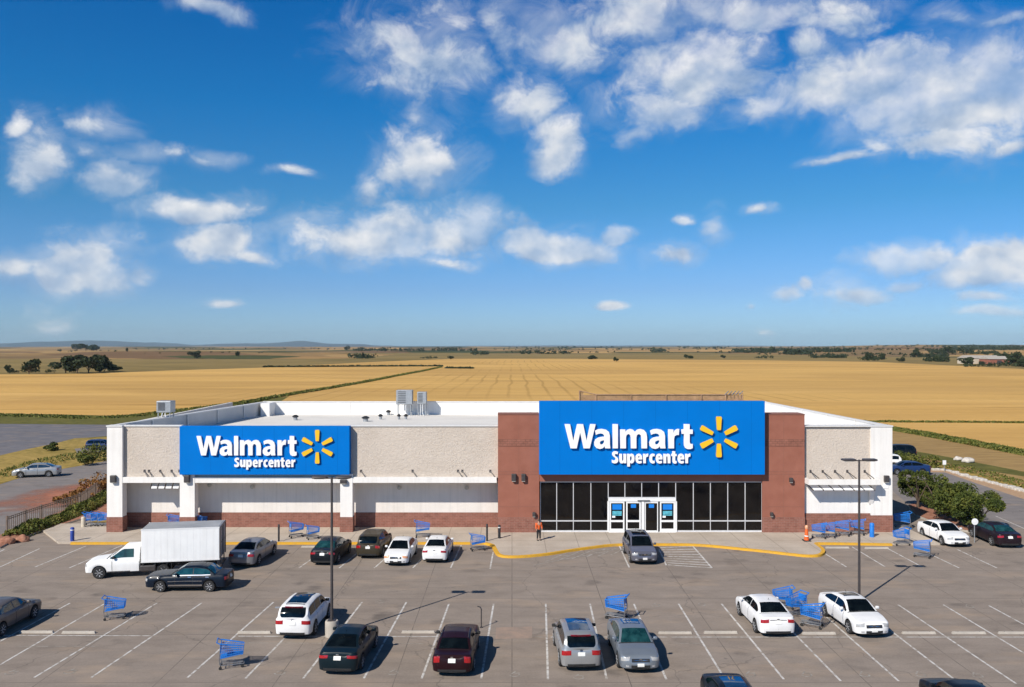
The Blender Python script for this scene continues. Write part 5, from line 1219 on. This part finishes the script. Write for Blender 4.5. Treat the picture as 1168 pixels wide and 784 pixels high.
place_car('suv', 43.9, 104.5, 170, 'paint_white', 'white vehicle half hidden behind the store corner, above the dark blue sedan', name='distant_car', group='cars beyond the store')

# box truck
def box_truck():
    o = thing('box_truck', 'white box truck with grey roof parked along the kerb at left', 'truck', (-22.65, 56.05, 0), R(190))
    cabroot = make_cab = None
    T = TYPES['cab']
    # cab sits at the front: its own loft, shifted forward
    tmp = bpy.data.objects.new('cab_tmp', None); C.objects.link(tmp)
    make_vehicle(T, tmp, M['truck_white'], dict(glass='teal_glass', dark_mirror=1))
    for ch in CH[tmp.name]:
        if ch.name.split('.')[0] == 'wheel': ch.location.x += 2.55
        else:
            for v in ch.data.vertices: v.co.x += 2.55
        reg(ch, o)
        if ch.name.split('.')[0] == 'body': ch.name = 'cab'
    bpy.data.objects.remove(tmp)
    bx = MB(); bx.rbox(-3.95, .75, -1.1, 1.1, .95, 3.02, .03); c = bx.build('cargo_box', M['truck_white'], o)
    r_ = MB(); r_.box(-3.9, .70, -1.05, 1.05, 3.022, 3.04); r_.build('roof_panel', M['truck_roof'], c)
    e = MB()
    for y in (-1.112, 1.096): e.box(-3.97, .77, y, y + .016, .94, 1.03); e.box(-3.97, .77, y, y + .016, 2.95, 3.03)
    e.build('edge_rail', M['white_metal'], c)
    for y in (-1.105, 1.1):
        s = MB()
        for k in range(1, 12): xk = -3.95 + k * 4.7 / 12; s.box(xk, xk + .012, y, y + .005, 1.04, 2.94)
        s.build('panel_seam', M['white_metal'], c)
    for sy in (-1, 1):
        d = MB(); d.box(-3.985, -3.953, min(sy * .03, sy * 1.04), max(sy * .03, sy * 1.04), 1.0, 2.95); dd = d.build('rear_door', M['grey_metal'], c)
        h = MB(); h.tube([(-4.0, sy * .25, 1.05), (-4.0, sy * .25, 2.9)], .018, 6); h.box(-4.01, -3.987, min(sy * .06, sy * .98), max(sy * .06, sy * .98), 1.95, 1.99); h.build('latch_rod', M['dark_metal'], dd)
    fr = MB(); fr.box(-4.03, -3.96, -1.12, -1.05, .92, 3.04); fr.box(-4.03, -3.96, 1.05, 1.12, .92, 3.04); fr.box(-4.03, -3.96, -1.049, 1.049, 2.96, 3.04); fr.build('door_frame', M['dark_metal'], c)
    ch = MB(); ch.box(-3.7, 1.4, -.5, -.38, .55, .75); ch.box(-3.7, 1.4, .38, .5, .55, .75)
    for k in range(7): ch.box(-3.6 + k * .7, -3.5 + k * .7, -1.0, 1.0, .76, .945)
    ch.build('chassis', M['black_metal'], o)
    tk = MB(); tk.rbox(-.1, .85, .55, 1.0, .35, .75, .08); tk.build('fuel_tank', M['dark_metal'], o)
    bmp = MB(); bmp.box(-4.05, -3.9, -1.05, 1.05, .45, .6); bmp.obox((-3.95, .8, .55), (-3.95, .8, .95), .06, .06); bmp.obox((-3.95, -.8, .55), (-3.95, -.8, .95), .06, .06); bmp.build('rear_bumper', M['dark_metal'], o)
    for s_ in (1, -1): tl = MB(); tl.box(-4.07, -4.052, min(s_ * .7, s_ * 1.0), max(s_ * .7, s_ * 1.0), .47, .57); tl.build('tail_light', M['tail_lens'], o)
    wheelset(o, [(-.55, s_ * .90, s_) for s_ in (1, -1)], .38, .28)
    mf = MB()
    for s_ in (1, -1): mf.box(-1.05, -1.02, min(s_ * .76, s_ * 1.04), max(s_ * .76, s_ * 1.04), .35, .93)
    mf.build('mud_flap', M['rubber'], o)
box_truck()

# ------------------------------------------------------------------ shopping carts
def make_cart():
    o = thing('shopping_cart', 'cart', 'shopping cart', (0, 0, 0), 0, 'blue shopping carts')
    # basket: narrow low nose at +x, tall wide mouth at -x (handle)
    xf, xr = .42, -.38; wf, wr_ = .19, .27; zf0, zf1, zr0, zr1 = .52, .82, .42, .98
    bk = MB(); t = .012
    def P3(u, s, v):    # u 0 rear..1 front, s side, v 0 bottom..1 top
        x = xr + (xf - xr) * u; w = wr_ + (wf - wr_) * u; z0 = zr0 + (zf0 - zr0) * u; z1 = zr1 + (zf1 - zr1) * u
        return (x + .03 * v * (1 if u > .9 else 0), s * w * (.86 + .14 * v), z0 + (z1 - z0) * v)
    for s in (-1, 1):
        for k in range(6): v = k / 5; bk.obox(P3(0, s, v), P3(1, s, v), .014, .020 if k not in (0, 5) else .045)
        for k in range(11): u = k / 10; bk.obox(P3(u, s, 0), P3(u, s, 1), t, t)
    for k in range(6): v = k / 5; bk.obox(P3(1, -1, v), P3(1, 1, v), .014, .022)
    for k in range(1, 6): s = -1 + k / 3; bk.obox(P3(1, s, 0), P3(1, s, 1), t, t)
    for k in range(9): s = -1 + k / 4; bk.obox(P3(0, s, 0), P3(1, s, 0), .018, .018)
    for k in range(11): u = k / 10; bk.obox(P3(u, -1, 0), P3(u, 1, 0), .018, .018)
    bk.build('basket', M['cart_blue'], o)
    fl = MB(); fl.box(-.372, -.357, -.235, .235, .66, .95); fl.build('seat_flap', M['cart_blue'], o)
    hd_ = MB(); hd_.tube([(-.50, -.27, 1.04), (-.50, .27, 1.04)], .022, 8); hd_.obox((-.50, -.25, 1.03), (-.37, -.26, .96), .03, .03); hd_.obox((-.50, .25, 1.03), (-.37, .26, .96), .03, .03); hd_.build('handle', M['cart_blue'], o)
    fr = MB()
    for s in (-1, 1):
        fr.tube([(-.37, s * .25, .95), (-.42, s * .25, .45), (-.40, s * .24, .20), (-.34, s * .24, .16), (.46, s * .16, .16)], .015, 6); fr.tube([(-.40, s * .24, .40), (.36, s * .17, .50)], .012, 6)
    fr.tube([(.46, -.16, .16), (.46, .16, .16)], .014, 6); fr.tube([(-.38, -.24, .17), (-.38, .24, .17)], .014, 6)
    fr.build('frame', M['cart_steel'], o)
    tr = MB()
    for k in range(6): yk = -.19 + k * .076; tr.tube([(-.36, yk, .21), (.43, yk * .75, .21)], .008, 5)
    for k in range(4): xk = -.3 + k * .22; tr.tube([(xk, -.21, .205), (xk, .21, .205)], .007, 5)
    tr.build('lower_tray', M['cart_steel'], o)
    for x_, s in ((-.36, -1), (-.36, 1), (.42, -1), (.42, 1)):
        w = MB(); yk = s * (.24 if x_ < 0 else .15); w.lathe([(.045, -.014), (.06, -.01), (.06, .01), (.045, .014)], 12, 'y', (x_ - .02, yk, .062)); w.obox((x_, yk, .17), (x_ - .02, yk, .07), .035, .02); w.build('wheel', M['rubber'], o)
    return o
CZ = .148
cart0 = make_cart(); used = [0]
def cart(px, py, ang, label, z=0.0, s=1.12):
    s *= .93
    o = cart0 if not used[0] else copy_tree(cart0); used[0] = 1
    x, y = G(px, py, z); o.location = (x, y, z); o.rotation_euler = (0, 0, R(ang)); o.scale = (s, s, s); o['label'] = label
for a in [(131, 706, 12, 'blue cart standing alone in the left parking row, left of the empty stalls', 0, 1.25), (264, 761, 14, 'blue cart in the near row left of the dark green sedan', 0, 1.3),
          (338, 613, 28, 'blue cart on the walk left of the black sedan, the taller of two', CZ, 1.25), (357, 615, 25, 'blue cart at the kerb above the black sedan, the lower of two', CZ, 1.1),
          (482, 613, 5, 'blue cart on the walk behind the white compact sedans', CZ, 1.3), (545, 628, 12, 'blue cart in the last stall before the kerb island', 0, 1.25),
          (703, 706, 160, 'blue cart behind the grey-blue sedan in the near row', 0, 1.35), (893, 694, 178, 'blue cart at the top of the tangle, next to the white sedan', 0, 1.25),
          (908, 703, 205, 'blue cart in the middle of the tangle behind the white sedan', 0, 1.3), (926, 715, 150, 'blue cart at the bottom of the tangle, at its wheel stop', 0, 1.3),
          (934, 614, 165, 'leftmost cart of the row at the brick wall, beside the orange cone', CZ, 1.2), (945, 613, 162, 'second cart from the orange cone at the brick wall', CZ, 1.2),
          (961, 611, 158, 'third cart from the orange cone at the brick wall', CZ, 1.25), (978, 610, 158, 'fourth cart from the orange cone, beside the blue bollard', CZ, 1.25),
          (1028, 622, 190, 'blue cart at the end of the kerb beside the store corner', 0, 1.3), (1052, 636, 150, 'blue cart left of the white coupe, in the stalls', 0, 1.3),
          (1029, 603, 170, 'shaded blue cart behind the one at the store corner', 0, 1.4), (103, 600, 5, 'cart nearest the cream bollard left of the store corner', CZ, 1.15),
          (111, 600, 5, 'middle cart of the three left of the store corner', CZ, 1.15), (119, 600, 5, 'cart touching the column at the left store corner', CZ, 1.15),
          (199, 603.5, 10, 'cart in the recess left of the second column', CZ, 1.2), (230, 604, 80, 'dark blue cart in the recess right of the second column', CZ, 1.2)]: cart(*a)

# ------------------------------------------------------------------ lamp posts
def lamp_post(x, y, h, base, label):
    o = thing('lamp_post', label, 'lamp post', (x, y, 0), 0, 'lot lamp posts with two flat heads')
    if base: b = MB(); b.lathe([(.33, -.02), (.33, .72), (.30, .78)], 20); b.build('base', M['concrete'], o, 40)
    z0 = .78 if base else .05
    p = MB(); p.tube([(0, 0, z0), (0, 0, h)], [.075, .055], 10); p.build('pole', M['dark_metal'], o, 50)
    f = MB(); f.box(-.18, .18, -.18, .18, z0 - .03 if not base else z0 - .001, z0 + .04); f.build('base_plate', M['dark_metal'], o)
    a = MB(); a.obox((-.45, 0, h - .06), (.45, 0, h - .06), .06, .06); a.build('arm', M['dark_metal'], o)
    for s in (-1, 1):
        hd_ = MB(); hd_.rbox(min(s * .22, s * .98), max(s * .22, s * .98), -.24, .24, h - .06, h + .05, .05); q = hd_.build('lamp_head', M['dark_metal'], o, 40)
        l = MB(); l.box(min(s * .35, s * .85), max(s * .35, s * .85), -.17, .17, h - .085, h - .062); l.build('lens', M['lamp_lens'], q)
    return o
x, y = G(377.5, 727); lamp_post(x, y + .2, 7.95, True, 'dark double lamp post on a round concrete base at left')
x, y = G(980, 686); lamp_post(x, y, 8.05, False, 'dark double lamp post behind the white sedan with the sunroof')

# ------------------------------------------------------------------ bollards, posts and small things
def bollard(px, py, h, r, mat, label, z=0.0, cap=None):
    x, y = G(px, py, z); o = thing('bollard', label, 'bollard', (x, y, z)); b = MB(); b.lathe([(r, -.01), (r, h - r * .4), (r * .8, h - r * .1), (r * .4, h)], 14); b.build('post', M[mat], o, 50)
    c = MB(); c.lathe([(r * 1.06, h * .78), (r * 1.06, h * .84)], 14); c.build('band', M[cap or 'white_metal'], o, 50)
bollard(82.5, 617, 1.0, .14, 'deep_blue', 'blue and white bollard at the left end of the yellow kerb', CZ, 'white_metal'); bollard(95, 601, .8, .16, 'cream', 'cream bollard beside the three carts at the left', CZ, 'cream')
bollard(994.5, 612.5, 1.05, .17, 'cart_blue', 'bright blue bollard at the right wing wall', CZ, 'cart_blue')
bollard(318, 617.5, 1.25, .07, 'black_metal', 'thin black post on the walk left of the two carts', CZ, 'black_metal'); bollard(555.5, 617, 1.25, .07, 'black_metal', 'left one of two black posts beside the brown tower', CZ, 'black_metal')
bollard(569.5, 614, 1.0, .10, 'black_metal', 'right one of two black posts, with a pale foot, beside the brown tower', CZ, 'white_metal')
def post_sign(px, py, h, label, head, z=0.0, ang=0):
    x, y = G(px, py, z); o = thing('sign_post', label, 'sign post', (x, y, z), R(ang)); p = MB(); p.tube([(0, 0, -.02), (0, 0, h)], .035, 8); p.build('post', M['grey_metal'], o, 50)
    s = MB()
    if head == 'round': s.lathe([(.01, -.03), (.24, -.02), (.24, .02), (.01, .03)], 18, 'y', (0, -.06, h - .1))
    elif head == 'flat': s.box(-.28, .28, -.06, .06, h, h + .05)
    else: s.box(-.2, .2, -.06, -.037, h - .5, h)
    s.build('sign_plate', M['white_metal'] if head != 'flat' else M['grey_metal'], o)
post_sign(1111.5, 619, 1.65, 'post with a small round white sign beside the dark red sedan', 'round'); post_sign(1077, 538, 1.3, 'thin grey post at the lane bend near the rocks', 'plate')
post_sign(320, 711, .8, 'short post with a flat grey top left of the white SUV', 'flat')
def hook_post():
    x, y = G(549, 716); o = thing('hook_post', 'thin dark post with a bent top behind the maroon sedan', 'post', (x, y, 0)); p = MB(); p.tube([(0, 0, -.02), (0, 0, .95), (-.05, 0, 1.05), (-.2, 0, 1.1)], .03, 8); p.build('post', M['dark_metal'], o, 50); q = MB(); q.lathe([(.09, 0), (.09, .03)], 10); q.build('foot', M['dark_metal'], o)
hook_post()
# orange cone
x, y = G(920, 617, CZ); cn = thing('traffic_cone', 'tall orange traffic cone against the right edge of the brown tower', 'traffic cone', (x, y, CZ))
MB().lathe([(.19, .05), (.15, .3), (.11, .8), (.10, .86)], 16).build('cone_body', M['cone_orange'], cn, 40); MB().rbox(-.27, .27, -.27, .27, 0, .06, .02).build('base', M['rubber'], cn); MB().lathe([(.10, .87), (.13, .95), (.12, 1.08), (.05, 1.16)], 12).build('handle', M['amber'], cn, 50)
MB().lathe([(.158, .34), (.150, .40)], 16).build('reflective_band', M['letter_white'], cn, 40)
# person
def person():
    x, y = G(614.5, 616.5, CZ); o = thing('person', 'person in orange jacket and black trousers standing at the left end of the glass front', 'person', (x, y, CZ), R(-70), None, .88)
    def skin(name, mat, js, es, root, sub=2):
        me = bpy.data.meshes.new(name); me.from_pydata([j[:3] for j in js], es, []); me.materials.append(M[mat]); q = bpy.data.objects.new(name, me); C.objects.link(q)
        md = q.modifiers.new('skin', 'SKIN'); md.use_smooth_shade = True; q.modifiers.new('sub', 'SUBSURF').render_levels = sub; q.modifiers['sub'].levels = sub
        for i, j in enumerate(js): me.skin_vertices[0].data[i].radius = (j[3], j[4] if len(j) > 4 else j[3])
        me.skin_vertices[0].data[root].use_root = True; return q
    js = [(0, 0, .95, .15, .11), (0, 0, 1.15, .14, .10), (0, 0, 1.36, .16, .11), (0, 0, 1.50, .06), (.01, 0, 1.60, .085), (.01, 0, 1.70, .08),
          (0, .10, .88, .10), (.02, .11, .48, .065), (0, .12, .10, .045), (.10, .13, .04, .04), (0, -.10, .88, .10), (.03, -.11, .48, .065), (-.02, -.12, .10, .045), (.08, -.13, .04, .04),
          (0, .20, 1.42, .065), (.03, .25, 1.15, .048), (.14, .24, .93, .036), (.20, .23, .86, .03), (0, -.20, 1.42, .065), (.03, -.25, 1.15, .048), (.12, -.24, .92, .036), (.17, -.23, .85, .03)]
    es = [(0, 1), (1, 2), (2, 3), (3, 4), (4, 5), (0, 6), (6, 7), (7, 8), (8, 9), (0, 10), (10, 11), (11, 12), (12, 13), (2, 14), (14, 15), (15, 16), (16, 17), (2, 18), (18, 19), (19, 20), (20, 21)]
    reg(skin('body', 'skin', js, es, 0), o)
    jj = [(0, 0, .88, .17, .13), (0, 0, 1.15, .165, .125), (0, 0, 1.38, .18, .13), (0, .21, 1.43, .085), (.03, .26, 1.15, .068), (.12, .25, .97, .055), (0, -.21, 1.43, .085), (.03, -.26, 1.15, .068), (.11, -.25, .96, .055)]
    reg(skin('jacket', 'cone_orange', jj, [(0, 1), (1, 2), (2, 3), (3, 4), (4, 5), (2, 6), (6, 7), (7, 8)], 1), o)
    tt = [(0, 0, .93, .155, .12), (0, .10, .86, .12), (.02, .11, .48, .085), (0, .12, .12, .065), (0, -.10, .86, .12), (.03, -.11, .48, .085), (-.02, -.12, .12, .065)]
    reg(skin('trousers', 'black_metal', tt, [(0, 1), (1, 2), (2, 3), (0, 4), (4, 5), (5, 6)], 0), o)
    h = MB(); h.lathe([(.095, 1.64), (.102, 1.70), (.085, 1.77), (.03, 1.80)], 14, c=(0, 0, 0)); h.build('hair', M['bark'], o, 60)
    for s in (1, -1):
        b = MB(); b.rbox(-.07, .19, s * .125 - .05, s * .125 + .05, 0, .09, .03); b.build('shoe', M['rubber'], o)
        e = MB(); e.lathe([(.004, -.006), (.010, 0), (.004, .006)], 8, 'y', (.088, s * .03, 1.63)); e.build('eye', M['black_metal'], o)
    n_ = MB(); n_.rbox(.085, .115, -.012, .012, 1.585, 1.62, .006); n_.build('nose', M['skin'], o)
person()

# fence on the left
def fence():
    o = thing('metal_fence', 'brown metal railing fence beside the hedge at left', 'fence')
    pts = [G(8, 612), G(29, 604), G(47, 597.5), G(91, 582.5), G(99, 577), G(108, 570), G(121, 562), G(132, 556)]; Hf = 1.45
    for i, p in enumerate(pts):
        q = MB(); q.box(p[0] - .06, p[0] + .06, p[1] - .06, p[1] + .06, 0, Hf + .12); q.build('post', M['fence_metal'], o)
    for a, b_ in zip(pts[:-1], pts[1:]):
        a = Vector(a); b_ = Vector(b_); d = b_ - a; n = max(2, int(d.length / .26)); m_ = MB()
        for z in (.15, Hf - .15, Hf): m_.obox((a.x, a.y, z), (b_.x, b_.y, z), .05, .05)
        for k in range(1, n): q = a + d * k / n; m_.obox((q.x, q.y, .1), (q.x, q.y, Hf - .03), .045, .045)
        m_.build('rail_panel', M['fence_metal'], o)
fence()
# rocks and stone edging
def rock(px, py, r, label, z=0, name='rock', mat='stone'):
    x, y = G(px, py); bm = bmesh.new(); bmesh.ops.create_icosphere(bm, subdivisions=3, radius=1)
    for v in bm.verts:
        k_ = 1 + .35 * noise.noise(v.co * 1.3 + Vector((px, py, 0))); v.co = Vector((v.co.x * r * k_, v.co.y * r * .75 * k_, max(-.3, v.co.z) * r * .7 * k_ + r * .2))
    me = bpy.data.meshes.new(name); bm.to_mesh(me); bm.free(); me.materials.append(M[mat]); o = bpy.data.objects.new(name, me); C.objects.link(o); o.location = (x, y, 0)
    for p in me.polygons: p.use_smooth = True
    return tag(o, label, 'rock')
rock(1093, 525, .55, 'smaller pale rock in the grass beyond the lane'); rock(1104.5, 527.5, .75, 'larger pale rock in the grass beyond the lane'); rock(26, 617.5, .5, 'reddish rock at the lower end of the hedge', mat='mulch'); rock(8, 620, .6, 'dark reddish rock at the corner of the hedge bed', mat='mulch')
se = MB(); pth = smooth_path([G(*p) for p in [(1066, 536.5), (1080, 537), (1100, 543), (1125, 549.5), (1150, 556), (1168, 561), (1210, 573), (1300, 600)]], 8)
for a, b_ in zip(pth[:-1], pth[1:]):
    a = Vector(a); b_ = Vector(b_); n = max(1, int((b_ - a).length / .9))
    for k in range(n):
        q = a + (b_ - a) * (k + rnd.random()) / n; s = rnd.uniform(.2, .45); se.rbox(q.x - s, q.x + s, q.y - s * .6, q.y + s * .6, -.1, s * .55, s * .18)
tag(se.build('stone_edging', M['stone']), 'rough pale stones heaped along the lane on the right', kind='stuff')
